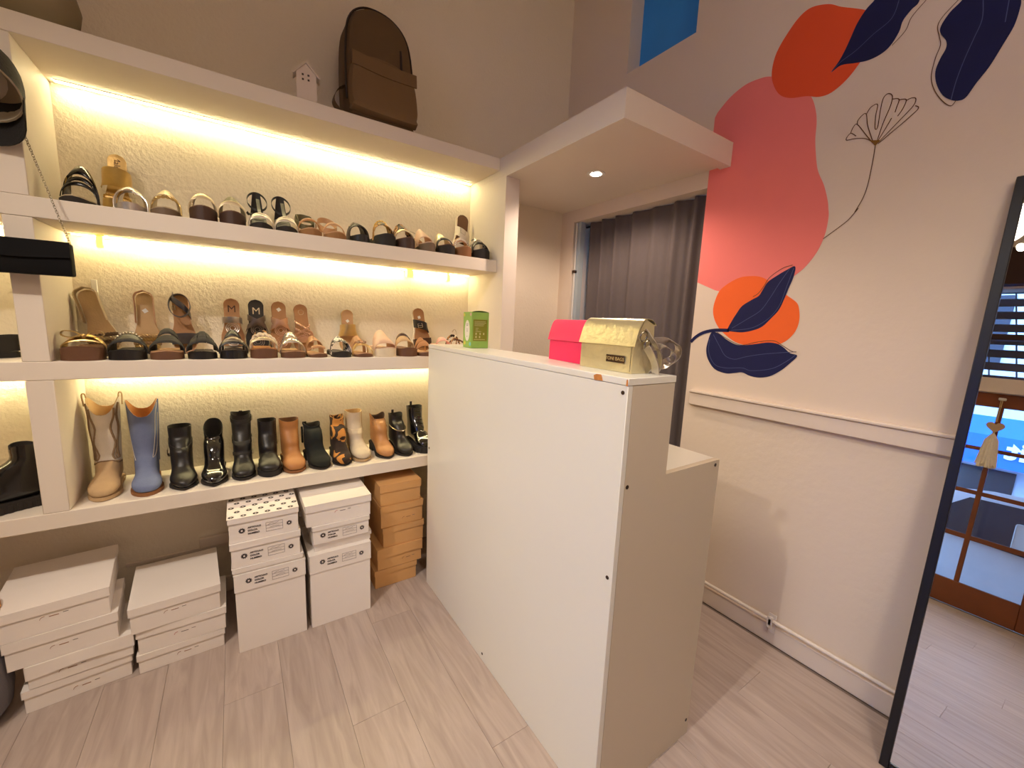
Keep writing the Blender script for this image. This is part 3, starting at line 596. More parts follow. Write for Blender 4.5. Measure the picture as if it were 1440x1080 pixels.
shoe_box('crumpled white shoe box, second from the floor in the four-box stack', -.652, -.379, 1.912, .089, .088, .235, rot=R(5), group=GA, mark=('ink_brown', -.06, .03), sag=.010, lid=.05)
shoe_box('white shoe box second from the top of the four-box stack', -.692, -.413, 1.908, .178, .106, .25, rot=R(5), group=GA, mark=('ink_brown', -.035, .04), lid=.036)
shoe_box('wide white shoe box on top of the four-box stack', -.715, -.427, 1.905, .285, .105, .355, rot=R(6), group=GA, mark=('ink_brown', -.03, .05), lid=.034)
shoe_box('bottom white shoe box of the low three-box stack, resting on the floor', -.377, -.100, 1.920, 0, .080, .24, rot=R(2), group=GB, mark=('ink_brown', -.02, .03), lid=.024)
shoe_box('middle white shoe box of the low three-box stack', -.373, -.091, 1.918, .081, .098, .25, rot=R(1), group=GB, mark=('ink_red', -.03, .04))
shoe_box('top white shoe box of the low three-box stack with plain lid', -.386, -.104, 1.912, .180, .106, .335, rot=R(4), group=GB, mark=('ink_brown', -.04, .05), lid=.032)
shoe_box('tall white boot box on the floor under the two flower-stamped boxes', -.058, .203, 1.838, 0, .349, .30, group=GC, form='lid', lid=.074, over=.004)
shoe_box('flat white box lid squeezed between tall boot box and stamped shoe box', -.062, .196, 1.842, .350, .026, .26, group=GC, lid=.018)
shoe_box('white flower-stamped shoe box in the middle of the dotted stack', -.064, .189, 1.843, .377, .106, .20, group=GC, form='body', lid=.026, sag=-.0, rot=R(.5))
shoe_box('white shoe box with flower dots over its lid, topmost of its stack', -.067, .186, 1.845, .484, .104, .23, group=GC, form='body', lid=.022, dots=True)
shoe_box('tall white boot box on the floor beside the kraft boxes', .216, .481, 1.838, 0, .350, .30, group=GD, form='lid', lid=.085, over=.004)
shoe_box('plain white shoe box partly hidden above the boot box beside kraft boxes', .238, .490, 1.862, .351, .042, .26, group=GD, lid=.018)
shoe_box('white flower-stamped shoe box beneath the plain box beside kraft boxes', .232, .478, 1.842, .394, .086, .22, group=GD, form='body', lid=.020)
shoe_box('plain white shoe box with small red print topping the stack beside kraft boxes', .208, .487, 1.845, .481, .100, .30, group=GD, mark=('ink_red', -.02, .045), lid=.032)
shoe_box('bottom kraft shoe box resting on the floor', .530, .758, 1.966, 0, .100, .30, 'box_kraft', group=GE)
shoe_box('kraft shoe box with sagging lid, second from the floor', .543, .786, 1.962, .101, .116, .30, 'box_kraft', group=GE, lid=.055, sag=.012, mark=('ink_brown', .01, .03))
shoe_box('middle kraft shoe box of the five-box kraft stack', .573, .797, 1.966, .218, .108, .30, 'box_kraft', group=GE, lid=.03)
shoe_box('kraft shoe box second from the top of the kraft stack', .562, .792, 1.966, .328, .116, .30, 'box_kraft', group=GE, lid=.034, mark=('ink_brown', .0, .03))
shoe_box('topmost kraft shoe box just under the boot shelf', .560, .781, 1.968, .446, .112, .33, 'box_kraft', group=GE, lid=.04)
# soft grey bag on the floor beside the boxes
mat('felt_grey', (112, 108, 112), .95, var=.12, bump=.2, bscale=200); mat('suede_tan', (188, 140, 88), .9, var=.1)
fb = thing('floor_bag', 'rounded grey felt bag with tan rim on the floor beside the four-box stack', 'bag', (-.83, 1.93, 0))
prof = [(.06, 0), (.10, .006), (.132, .05), (.142, .12), (.138, .22), (.128, .32)]
G().lathe(prof+[(.120, .32), (.122, .25), (.05, .2)], 28).build('bag_body', 'felt_grey', fb)
G().lathe([(.129, .315), (.136, .33), (.136, .40), (.128, .425), (.118, .42), (.114, .40), (.116, .33), (.119, .321)], 28).build('rim', 'suede_tan', fb)

# ------------------------------------------------------------------ things on top of the shelving
mat('canvas_brown', (100, 78, 50), .85, var=.08, scale=30, bump=.15, bscale=250); mat('zip_dark', (44, 30, 22), .6); mat('canvas_tan', (118, 92, 60), .85, var=.08, bump=.15, bscale=250)
bp_ = thing('backpack', 'brown canvas backpack standing on top of the shelving', 'backpack', (.615, 2.04, ZT1+.001), (R(-6), 0, R(4)))
def pack_outline(w_, h, r):
    pts = [(-w_/2, .02), (-w_/2-.006, h*.3), (-w_/2+.004, h*.7), (-w_/2+.03, h*.88), (-w_/2+.085, h*.975), (0, h), (w_/2-.085, h*.975), (w_/2-.03, h*.88), (w_/2-.004, h*.7), (w_/2+.006, h*.3), (w_/2, .02), (w_/2-.02, .0), (-w_/2+.02, .0)]
    return [(q.x, q.y) for q in smooth_pts([(a, b, 0) for a, b in pts], 4, True)]
def packloft(w_, h, ys, ins, z0=0.):
    base = pack_outline(w_, h, 0); rings = []
    for y, k_ in zip(ys, ins): rings.append([(a*(1-k_/(w_/2)), y, z0+h/2+(b-h/2)*(1-k_/(h/2))) for a, b in base])
    return G().loft(rings)
packloft(.305, .50, (-.012, -.004, .02, .12, .15), (.03, .012, 0, 0, .02)).build('pack_body', 'canvas_brown', bp_)
g = G(); base = pack_outline(.306, .502, 0); g.tube([(a, .012, b+.0) for a, b in base if b > .05], .0045, 6); g.build('main_zip', 'zip_dark', bp_)
packloft(.300, .245, (-.050, -.042, -.004), (.02, .006, 0), .022).build('front_pocket', 'canvas_tan', bp_)
P = [[(x, -.053-.003*cos(x*9)+.001*j, .245-.055*j-.006*cos(x*14)) for j in range(2)] for x in [lerp(-.147, .147, i/14) for i in range(15)]]
Q = [[(a, b+.006, c) for a, b, c in r] for r in P]
G().grid(P, Q).build('pocket_flap', 'canvas_tan', bp_)
G().rbox(.085, .097, -.0165, -.006, .27, .36, .004).build('zip_pull', 'zip_dark', bp_)
G().tube(smooth_pts([(.146, .02, .16), (.16, .0, .15), (.158, -.005, .135)], 4), .004, 6).build('zip_pull', 'zip_dark', bp_)
g = G(); pts = smooth_pts([(-.13, .05, .155), (-.185, .035, .115), (-.215, .02, .05), (-.20, .01, .012), (-.15, .05, .02)], 4)
g.grid([[(q.x, q.y-.016, q.z), (q.x, q.y+.016, q.z)] for q in pts], [[(q.x+.003, q.y-.016, q.z+.003), (q.x+.003, q.y+.016, q.z+.003)] for q in pts]); g.build('shoulder_strap', 'canvas_brown', bp_)
mat('house_white', (226, 214, 200), .8)
hs = thing('toy_house', 'little white wooden house with four square windows on the shelf top', 'ornament', (.296, 2.04, ZT1+.001), (0, 0, R(-6))); hs.scale = (.88, .88, .9)
ho = [(-.042, 0), (.042, 0), (.042, .125), (0, .165), (-.042, .125)]
G().prism(ho, lambda a, b, h: (a, h, b), .045).build('house_body', 'house_white', hs, smooth=False)
for sg in (-1, 1):
    G().prism([(sg*.0, .167), (sg*.0, .175), (sg*.060, .116), (sg*.056, .110)], lambda a, b, h: (a, h-.008, b), .061).build('roof_board', 'house_white', hs, smooth=False)
for x in (-.021, .003):
    for z in (.092, .112): G().rbox(x, x+.012, -.0008, .004, z, z+.012, .0025).build('window_hole', 'zip_dark', hs)
mat('vase_olive', (150, 138, 108), .7, var=.12); mat('leaf_dry', (96, 48, 30), .8, var=.2)
vs = thing('round_vase', 'pale olive rounded vase on the shelf top above the hanging black cap', 'vase', (-.50, 2.16, ZT1+.001))
G().lathe([(.05, 0), (.07, .005), (.105, .06), (.115, .12), (.10, .185), (.06, .225), (.05, .25), (.056, .26), (.048, .26), (.042, .245)], 28).build('vase_body', 'vase_olive', vs)
for i, (dx, dz, rr) in enumerate(((.17, .10, .02), (.11, .22, .02), (-.08, .22, .02))):
    g = G().tube(smooth_pts([(0, 0, .2), (dx*.4, 0, .30+dz*.2), (dx*.9, -.01, .22+dz)], 4), .002, 5); g.build('dry_stalk', 'leaf_dry', vs)
    P = []
    for k in range(8):
        s = k/7; wd = .018*sin(pi*s)+.001; P.append([(dx*.9+.05*s-wd*.4, -.01-.01*s, .22+dz-.03*s+wd), (dx*.9+.05*s+wd*.4, -.012, .22+dz-.03*s-wd)])
    G().grid(P, [[(a, b+.001, c) for a, b, c in r] for r in P]).build('dry_leaf', 'leaf_dry', vs)

# ------------------------------------------------------------------ cap and clutch hanging on the upright
mat('cap_black', (26, 23, 22), .85, var=.2, bump=.25, bscale=120); mat('cap_lining', (168, 158, 138), .9, var=.06); mat('clutch_black', (12, 11, 13), .8, var=.15, spec=.2); mat('chain_metal', (150, 140, 118), .3, 1.)
hk = Vector((-.560, YF, 2.05))
cp = thing('baseball_cap', 'black cap with grey lining hanging on the shelf upright', 'cap', (-.578, YF-.004, 1.905))
rings = []                                                # crown tipped back so that the lined opening shows
for i in range(9):
    a = pi/2*i/8; r_ = .098*cos(a)**.75; rings.append([(r_*cos(2*pi*j/28), r_*1.08*sin(2*pi*j/28), .165*sin(a)) for j in range(28)])
inner = [[(x*.95, y*.95, z*.96) for x, y, z in r] for r in rings]
MC = Matrix.Translation((0, -.115, .085)) @ Matrix.Rotation(R(-38), 4, 'X')
G().loft(rings, False, True).xf(MC).build('crown', 'cap_black', cp)
G().loft([rings[0]]+inner, False, True).xf(MC).build('lining', 'cap_lining', cp)
g = G(); P = []
for i in range(19):
    a = lerp(pi*.03, pi*.97, i/18); P.append([(.099*cos(a)*lerp(1, .97, k/5), .107*sin(a)*lerp(1, .96, k/5), -.125*(k/5)*(sin(a))**.5) for k in range(6)])
g.grid(P, [[(x*.97, y-.004, z) for x, y, z in r] for r in P]); g.xf(MC @ Matrix.Rotation(R(38), 4, 'X')).build('visor', 'cap_black', cp)
G().tube([(0, .006, .19), (0, -.05, .19), (0, -.06, .20)], .004, 6).build('hanging_hook', 'metal_white', cp)
cl = thing('clutch_bag', 'long flat black clutch on a chain hanging across the shelf upright', 'handbag', (-.56, YF-.045, 1.488), (0, 0, R(-2)))
G().rbox(-.145, .130, -.018, .018, 0, .105, .006, 2).build('clutch_body', 'clutch_black', cl)
P = [[(x, -.0195-.001*k, .1065-.052*k/3-.004*cos(x*20)*(k/3)) for k in range(4)] for x in [lerp(-.145, .130, i/10) for i in range(11)]]
G().grid(P, [[(a, b-.002, c) for a, b, c in r] for r in P]).build('clutch_flap', 'clutch_black', cl)
g = G()
def chain(p0, p1, n):
    for i in range(n):
        c = Vector(p0).lerp(Vector(p1), (i+.5)/n); d = (Vector(p1)-Vector(p0)).normalized(); a = d.orthogonal().normalized(); b_ = d.cross(a)
        s = a if i % 2 else b_; L_ = (Vector(p1)-Vector(p0)).length/n*.68
        g.tube([c+d*L_*cos(q)+s*.0034*sin(q) for q in [2*pi*k/8 for k in range(8)]], .0009, 4, True)
chain((.128, 0, .10), (.040, .036, .445), 46); chain((-.14, 0, .10), (-.12, .036, .43), 42)
g.build('chain_strap', 'chain_metal', cl, kind='stuff')

# ------------------------------------------------------------------ things on the counter
mat('gold_leather', (238, 228, 184), .30, .8, var=.12, scale=25, bump=.25, bscale=40); mat('silver_leather', (200, 191, 178), .28, .8, var=.15, scale=30, bump=.3, bscale=50)
mat('pink_leather', (240, 40, 95), .5, var=.04); mat('plate_dark', (62, 38, 22), .3, .5); mat('plate_text', (205, 180, 120), .4, .3); mat('stitch', (170, 158, 120), .8)
def flap_bag(name, label, loc, rot, wd, dp, ht, m, plate=False):
    t = thing(name, label, 'handbag', loc, rot)           # front faces local -Y
    pr = [(0, 0), (dp, 0), (dp*.92, ht*.9), (dp*.55, ht*.985), (dp*.45, ht*.985), (dp*.02, ht*.55)]
    G().prism(pr, lambda a, b, h: (-wd/2+.004+h, a, b), wd-.008).build('bag_body', m, t, smooth=False)
    path = smooth_pts([(0, dp*.94, ht*.90, ), (0, dp*.75, ht*.985), (0, dp*.40, ht), (0, dp*.16, ht*.86), (0, -.004, ht*.50)], 5)
    P = [[(x*(1+.03*i/len(path)), q.y, q.z) for x in (-wd/2, -wd/4, 0, wd/4, wd/2)] for i, q in enumerate(path)]
    G().grid(P, [[(a, b+.0025, c-.0015) for a, b, c in r] for r in P]).build('flap', m, t)
    if plate:
        np_ = G().rbox(wd*.04, wd*.36, -.0035, -.0005, ht*.17, ht*.31, .001).build('name_plate', 'plate_dark', t)
        text('TONI BAGS', .0135, Matrix.Translation((wd*.20, -.0038, ht*.24)) @ FRONT, 'plate_text', 'lettering', np_, .0003)
        g = G()
        for i in range(30):
            z = lerp(.005, ht*.5, i/30); g.box(wd/2-.0105, wd/2-.0095, -.001, .0005, z, z+.0012)
        g.build('stitching', 'plate_dark', t, smooth=False, kind='stuff')
    return t
gb = flap_bag('flap_handbag', 'shiny gold flap handbag with a dark name plate on the counter end', (.868, .815, ZK+.0006), (0, 0, -pi/2-R(2)), .212, .082, .145, 'gold_leather', True)
# silver strap loops and rings hanging at the side
def strap_loop(pts, wd, m, parent, name='strap'):
    p = smooth_pts(pts, 6); P, Q = [], []
    for i, q in enumerate(p):
        t = (p[min(i+1, len(p)-1)]-p[max(i-1, 0)]).normalized(); s = Vector((.15, 1, .25)).cross(t); s = (t.cross(Vector((1, .2, 0)))).normalized() if s.length < 1e-4 else s.normalized()
        n = t.cross(s).normalized()
        P.append([q-s*wd/2, q+s*wd/2]); Q.append([q-s*wd/2+n*.0025, q+s*wd/2+n*.0025])
    return G().grid(P, Q).build(name, m, parent)
sx = .108
strap_loop([(sx, .030, .115), (sx+.014, .034, .10), (sx+.024, .05, .075), (sx+.020, .075, .05), (sx+.012, .082, .012), (sx+.004, .06, .006)], .016, 'silver_leather', gb)
strap_loop([(sx+.004, .06, .085), (sx+.03, .085, .088), (sx+.034, .125, .078), (sx+.020, .145, .050), (sx+.004, .125, .030), (sx-.01, .098, .030)], .024, 'silver_leather', gb)
strap_loop([(sx+.002, .05, .072), (sx+.026, .080, .072), (sx+.026, .120, .060), (sx+.012, .135, .036), (sx, .115, .020), (sx-.012, .095, .020)], .020, 'silver_leather', gb)
for (y, z, r_) in ((.022, .100, .013), (.040, .078, .012)):
    G().tube([(sx+.006+.004*sin(a), y+r_*cos(a), z+r_*sin(a)) for a in [2*pi*k/16 for k in range(16)]], .0022, 6, True).build('ring', 'chain_metal', gb)
P = [[(sx+.012+.003*k, .030+.02*j+.006*k, .064-.058*j/3*1.0+.0*k) for k in range(3)] for j in range(4)]
strap_loop([(sx+.010, .03, .072), (sx+.022, .038, .050), (sx+.027, .048, .028), (sx+.026, .056, .003)], .026, 'silver_leather', gb, 'strap_end')
pb = flap_bag('flap_handbag', 'bright pink flap handbag tucked behind the gold one', (.912, 1.035, ZK+.0006), (0, 0, -pi/2-R(6)), .20, .06, .138, 'pink_leather')
mat('carton_green', (140, 178, 82), .5, var=.2, scale=18); mat('carton_olive', (128, 128, 34), .5, var=.12); mat('carton_oval', (228, 222, 208), .6); mat('carton_ink', (196, 190, 130), .6)
mat('carton_pink', (205, 160, 150), .5); mat('carton_blue', (120, 195, 190), .5); mat('carton_yellow', (205, 195, 70), .5)
gx = thing('green_carton', 'small green printed carton standing on the far end of the counter', 'box', (.872, 1.622, ZK+.0006), (0, 0, R(-3)))
G().rbox(0, .086, 0, .088, 0, .160, .0012).build('carton_body', 'carton_green', gx)
P = [[(lerp(0, .086, i/8), 0.001+.0006*j+lerp(0, .05, j), .160+.0005+.007*sin(pi*i/8)*(1-j)) for j in range(2)] for i in range(9)]
G().grid(P, [[(a, b, c-.0008) for a, b, c in r] for r in P]).build('top_flap', 'carton_green', gx)
ov = [(.044+.026*cos(2*pi*i/28), .077+.047*sin(2*pi*i/28)) for i in range(28)]
G().prism(ov, lambda a, b, h: (-h-.0001, a, b), .0005).build('printed_oval', 'carton_oval', gx, smooth=False)
for i, (z, l_) in enumerate(((.105, .022), (.099, .018), (.082, .010), (.074, .012), (.05, .008))):
    G().box(-.0009, -.0006, .044-l_/2, .044+l_/2, z, z+.0022).build('printed_line', 'ink_grey', gx, smooth=False)
for (y, z, r_, m) in ((.010, .150, .008, 'carton_pink'), (.078, .147, .008, 'carton_yellow'), (.012, .018, .010, 'carton_blue'), (.070, .020, .010, 'carton_yellow')):
    c = [(y+r_*cos(2*pi*i/14), z+r_*.9*sin(2*pi*i/14)) for i in range(14)]
    G().prism(c, lambda a, b, h: (-h-.0001, a, b), .0004).build('printed_dot', m, gx, smooth=False)
G().box(.008, .078, -.0006, -.0001, .032, .128).build('printed_panel', 'carton_olive', gx, smooth=False)
for i, (x, z, l_) in enumerate(((.014, .118, .055), (.014, .112, .058), (.014, .106, .05), (.014, .100, .045), (.02, .088, .015), (.02, .081, .012), (.02, .074, .028), (.012, .038, .055))):
    G().box(x, x+l_, -.0010, -.0006, z, z+.0018).build('printed_line', 'carton_ink', gx, smooth=False)
for (x, z) in ((.020, .060), (.040, .060), (.058, .060), (.020, .046), (.038, .046)):
    G().box(x, x+.006, -.0010, -.0006, z, z+.009).build('printed_symbol', 'carton_ink', gx, smooth=False)

# ------------------------------------------------------------------ shoe materials
for nm, c, ro, me in (('blk', (28, 25, 24), .38, 0), ('blkm', (34, 31, 30), .75, 0), ('tan', (172, 126, 84), .5, 0), ('ltan', (196, 156, 116), .55, 0), ('brn', (104, 70, 48), .5, 0), ('choc', (66, 42, 30), .55, 0),
                      ('cork', (150, 108, 66), .85, 0), ('gold', (214, 184, 120), .3, .8), ('champ', (206, 190, 158), .35, .6), ('silv', (205, 198, 190), .28, .85), ('pew', (120, 108, 98), .35, .7), ('rose', (206, 164, 134), .35, .5),
                      ('nude', (212, 178, 150), .55, 0), ('taupe', (112, 92, 72), .6, 0), ('white', (232, 222, 205), .45, 0), ('beige', (196, 164, 120), .7, 0), ('olive', (104, 96, 64), .55, 0), ('grey', (74, 70, 72), .45, 0),
                      ('cream', (224, 208, 178), .6, 0), ('blush', (222, 170, 150), .5, 0), ('dsole', (40, 34, 30), .8, 0), ('suedeblk', (20, 24, 22), .95, 0), ('suedeblue', (112, 124, 158), .95, 0), ('suedesand', (190, 160, 120), .95, 0),
                      ('bone', (206, 190, 164), .6, 0), ('ivory', (214, 204, 188), .6, 0), ('caramel', (170, 114, 62), .5, 0), ('cognac', (176, 124, 74), .45, 0), ('gumsole', (140, 92, 52), .7, 0), ('taupesuede', (140, 116, 88), .9, 0)):
    mat(nm, c, ro, me, var=.12, scale=30, bump=.08, bscale=150)
mat('sticker', (238, 236, 230), .7); mat('hardware', (196, 186, 160), .28, 1.); mat('hardgold', (200, 165, 90), .3, 1.); mat('patent', (14, 13, 14), .12, coat=1.); mat('glossblk', (20, 19, 18), .2, coat=.4)
ramp_mat('leop', (190, 140, 80), (38, 24, 16), 55, .5, .6, .6); ramp_mat('zebra', (226, 216, 200), (34, 30, 30), 30, .5, .45, 2.5); ramp_mat('cow', (196, 132, 58), (42, 24, 14), 17, .47, .8, .8)
ramp_mat('lizard', (150, 140, 105), (60, 52, 40), 140, .32, .35, 0, 'v')

# ------------------------------------------------------------------ sandals
def interp(tab, t):
    for (a, b), (c, d) in zip(tab, tab[1:]):
        if t <= c:
            s = (t-a)/(c-a) if c > a else 0; s = s*s*(3-2*s); return b+(d-b)*s
    return tab[-1][1]
WT = [(0, .030), (.25, .0285), (.45, .0295), (.72, .043), (.86, .0425), (1, .040)]
def halfw(t, k=1.):
    e = 1.
    if t < .12: e = sqrt(max(0, 1-((.12-t)/.12)**2))
    if t > .80: e = sqrt(max(0, 1-((t-.80)/.20)**2))
    return max(.002, interp(WT, t)*e*k)
class Shoe:
    def __init__(s, name, label, loc, rot=(0, 0, 0), group=None, L=.245, P=.018, hl=.0, so='dsole', fb='tan', k=1., cat='sandal', wedge=False, rim=None):
        s.t = thing(name, label, cat, loc, rot, group); s.L, s.P, s.hl, s.k = L, P, hl, k
        if rot[0] == 0 and group: s.t.scale = (1.03, 1, 1.38 if 'upper' in group else 1.24)
        ts = [.0]+[.02, .05, .09]+[i/18 for i in range(2, 15)]+[.83, .88, .92, .955, .98, 1.0]
        zb = lambda t: (0. if (wedge or t < .30 or t > .52) else 0.) if not hl or wedge else (0. if t < .27 or t > .62 else hl*.6*sin(pi*(t-.27)/.35))
        def slab(kw, z0, z1, crown=0.):
            rs = []
            for t in ts:
                w_ = halfw(t, k)*kw; y = L*(1-t) if kw > .99 else L*(.012+(1-t)*.976)
                if kw < .99 and t == 1.0: y = L*.012
                rs.append([(-w_, y, z0(t)), (w_, y, z0(t)), (w_, y, z1(t)), (w_*.5, y, z1(t)-crown), (-w_*.5, y, z1(t)-crown), (-w_, y, z1(t))])
            return G().loft(rs)
        s.top = lambda t: P+hl*(interp([(0, 1), (.25, .92), (.62, .0), (1, 0)], t) if hl else 0)+.006*max(0, (t-.85)/.15)**2
        slab(1., zb, lambda t: s.top(t)).build('sole', so, s.t, ang=50)
        slab(.955, lambda t: s.top(t)-.001, lambda t: s.top(t)+.0035, .001).build('footbed', fb, s.t, ang=50)
        if rim: slab(1.012, lambda t: s.top(t)-.007, lambda t: s.top(t)-.003).build('welt', rim, s.t, ang=50)
    def pt(s, t, a, h, sk=0., w_=1.02, rise=0.):
        """a from 0 (left edge) to 1 (right edge) over an arch of height h at station t"""
        tt = t+sk*(a-.5); x = -halfw(min(.97, max(.03, tt)), s.k)*w_*cos(pi*a)
        return Vector((x, s.L*(1-tt), s.top(tt)+h*sin(pi*a)**.75+(-.006 if a in (0, 1) else 0)))
    def band(s, t, wd, h, m, sk=0., h1=None, a0=0., a1=1., name='strap', th=.0026, K=5, w_=1.02):
        h1 = h+.008 if h1 is None else h1+.006; P, Q = [], []; N = 18
        for i in range(N+1):
            a = lerp(a0, a1, i/N); r1, r2 = [], []
            for j in range(K):
                u = j/(K-1); tt = t+(.5-u)*wd/s.L; hh = lerp(h, h1, u)+.0022*sin(pi*u)
                p = s.pt(tt, a, hh, sk, w_); c = Vector((0, p.y, s.top(max(0, min(1, tt))))); n = (p-c); n = n.normalized() if n.length > 1e-6 else Vector((0, 0, 1))
                r1.append(p+n*th); r2.append(p)
            P.append(r1); Q.append(r2)
        s.last = G().grid(P, Q).build(name, m, s.t, ang=60); return s.last
    def rope(s, t, h, m, sk=0., r=.004, twist=5, name='braided_strap', n=2):
        for q in range(n):
            pts = []
            for i in range(41):
                a = i/40; p = s.pt(t, a, h, sk); ph = 2*pi*twist*a+q*2*pi/n
                pts.append(p+Vector((0, r*.9*cos(ph), r*.9*sin(ph)+r)))
            G().tube(pts, r*.75, 6).build(name, m, s.t)
    def studs(s, t, h, m, n=9, sk=0., r=.003, a0=.15, a1=.85):
        g = G()
        for i in range(n): p = s.pt(t, lerp(a0, a1, i/(n-1)), h+.004, sk); g.sphere(p, r, 6, 5)
        g.build('studs', m, getattr(s, 'last', s.t), kind='stuff')
    def buckle(s, t, a, h, m='hardware', sz=.009, sk=0.):
        p = s.pt(t, a, h+.006, sk); pa = s.pt(t, a+.02, h+.006, sk); d = (pa-p).normalized(); y = Vector((0, 1, 0))
        c = [p+d*sz*u+y*sz*.9*v for u, v in ((-1, -1), (1, -1), (1, 1), (-1, 1))]
        G().tube([c[0], (c[0]+c[1])/2, c[1], (c[1]+c[2])/2, c[2], (c[2]+c[3])/2, c[3], (c[3]+c[0])/2], .0016, 6, True).tube([p-d*sz, p+d*sz*.9], .0012, 5).build('buckle', m, s.last)
    def sling(s, t, z0, z1, wd, m, name='heel_strap', out=1.06):
        """ribbon round the heel from station t on one side to the other"""
        P, Q = [], []; N = 26
        for i in range(N+1):
            a = i/N; u = abs(2*a-1); th = pi*a; w0 = halfw(t, s.k)
            tt = t*u**1.0; x = (-1 if a < .5 else 1)*halfw(max(.004, tt*.98), s.k)*out if u > .02 else 0
            y = s.L*(1-tt)+(.004 if u < .3 else 0); z = s.top(tt)+lerp(z1, z0, u**1.4)
            P.append([(x*1.03, y+.001, z-wd/2), (x*1.03, y+.001, z+wd/2)]); Q.append([(x*.97, y-.0015, z-wd/2), (x*.97, y-.0015, z+wd/2)])
        return G().grid(P, Q).build(name, m, s.t, ang=60)
    def ankle(s, t, z, rx, ry, wd, m, tilt=.25, name='ankle_strap', r0=0.):
        P, Q = [], []; N = 28
        for i in range(N+1):
            a = 2*pi*i/N+r0; x = rx*cos(a); yy = ry*sin(a); y = s.L*(1-t)+yy; zz = s.top(t)+z+tilt*yy
            P.append([(x*1.03, y+.002*sin(a), zz-wd/2), (x*1.03, y+.002*sin(a), zz+wd/2)]); Q.append([(x*.97, y-.001*sin(a), zz-wd/2), (x*.97, y-.001*sin(a), zz+wd/2)])
        return G().grid(P, Q).build(name, m, s.t, ang=60)
    def path_strap(s, pts, wd, m, name='strap', th=.0025):
        p = smooth_pts(pts, 6); P, Q = [], []
        for i, q in enumerate(p):
            t = (p[min(i+1, len(p)-1)]-p[max(i-1, 0)]).normalized(); n = Vector((q.x*1.5, 0, .06)).normalized(); sd = t.cross(n).normalized(); n = sd.cross(t)
            P.append([q-sd*wd/2+n*th, q+sd*wd/2+n*th]); Q.append([q-sd*wd/2, q+sd*wd/2])
        return G().grid(P, Q).build(name, m, s.t, ang=60)
    def rings_motif(s, t0, t1, n, h, m, r=.016):
        for i in range(n):
            t = lerp(t0, t1, i/max(1, n-1)); c = s.pt(t, .5, h)
            for rr in (1., .72, .42):
                G().tube([c+Vector((r*rr*cos(a), r*rr*sin(a), .003-.25*abs(r*rr*cos(a)))) for a in [2*pi*k/18 for k in range(18)]], .0021, 5, True).build('braided_ring', m, s.t)
    def sticker(s, t=.16, sz=.011, rot=.6):
        z = s.top(t)+.0042; y = s.L*(1-t)
        G().add([(sz*cos(a+rot), y+sz*sin(a+rot), z) for a in [pi/4+pi/2*k for k in range(4)]], [(0, 1, 2, 3)]).build('price_sticker', 'sticker', s.t, smooth=False)
    def logo(s, body, t=.17, size=.03, m='cream', rot=pi):
        text(body, size, Matrix.Translation((0, s.L*(1-t), s.top(t)+.0038)) @ Matrix.Rotation(rot, 4, 'Z'), m, 'stamped_logo', s.t, .0003)
    def bow(s, t, h, m, sz=.03):
        c = s.pt(t, .5, h)
        for sg in (-1, 1):
            pts = [c+Vector((sg*sz*u, -.004+.004*sin(u*5), .004+.5*sz*v)) for u, v in ((.05, .1), (.5, .65), (1.05, .75), (1.2, .25), (.8, -.05), (.1, .05))]
            p = smooth_pts(pts, 5); G().grid([[q+Vector((0, -.011, 0)), q+Vector((0, .011, 0))] for q in p], [[q+Vector((0, -.011, .0018)), q+Vector((0, .011, .0018))] for q in p]).build('bow_loop', m, s.t, ang=60)
        G().sphere(c+Vector((0, -.002, .006)), .008, 10, 7, .9, 1, 1.4).build('bow_knot', m, s.t)
def up(x, y=None, L=.245, lean=14, rz=0, z=Z21, P=.02):
    """toe-down upright pose against the back wall: location and rotation"""
    lean = max(7, lean-6); A = R(90-lean); y = YB-.024-L*cos(A) if y is None else y
    return (x, y, z+.001), (A, R(rz), 0)
GT, GM, GU = 'sandals in a row on the upper shelf', 'sandals in the front row of the middle shelf', 'sandals stood upright along the middle shelf'
YT, YM = 2.012, 2.011
zt, zm = Z11+.0008, Z21+.0008
# --- upper shelf
s = Shoe('strap_sandal', 'black sandal with two glossy loop straps and a gold buckle', (-.428, YT, zt), (0, 0, R(-2.4)), GT, P=.008, fb='champ', so='dsole')
s.band(.60, .030, .070, 'glossblk', h1=.084, sk=.08, th=.006); s.band(.66, .014, .054, 'glossblk', sk=.08, th=.004); s.band(.72, .006, .040, 'glossblk'); s.buckle(.60, .16, .078, 'hardgold', .011)
s = Shoe('heeled_mule', 'gold heeled mule with a broad strap and lettered insole, stood on its toe', *up(-.365, L=.235, lean=10, rz=4, z=Z11), GT, L=.235, P=.006, hl=.05, so='gold', fb='gold', k=.92)
s.band(.42, .052, .050, 'gold', h1=.062, w_=1.5); s.band(.78, .03, .03, 'gold', h1=.036); s.logo('Malu', .14, .026, 'choc', -pi/2)
s.rope(.66, .034, 'hardgold', 0, .003)
s.t.rotation_euler[2] = R(6)
s = Shoe('slide_sandal', 'silver slide with two crossed straps', (-.287, YT, zt), (0, 0, R(3.2)), GT, P=.010, so='silv', fb='silv'); s.band(.62, .040, .042, 'silv', sk=.25, h1=.05); s.band(.62, .038, .046, 'silv', sk=-.25, h1=.054)
s = Shoe('slide_sandal', 'champagne slide with a wide vamp strap and a twisted trim', (-.192, YT, zt), (0, 0, R(1.6)), GT, P=.012, so='taupe', fb='champ'); s.band(.58, .055, .048, 'champ', h1=.062); s.rope(.72, .040, 'gold', .12, .003)
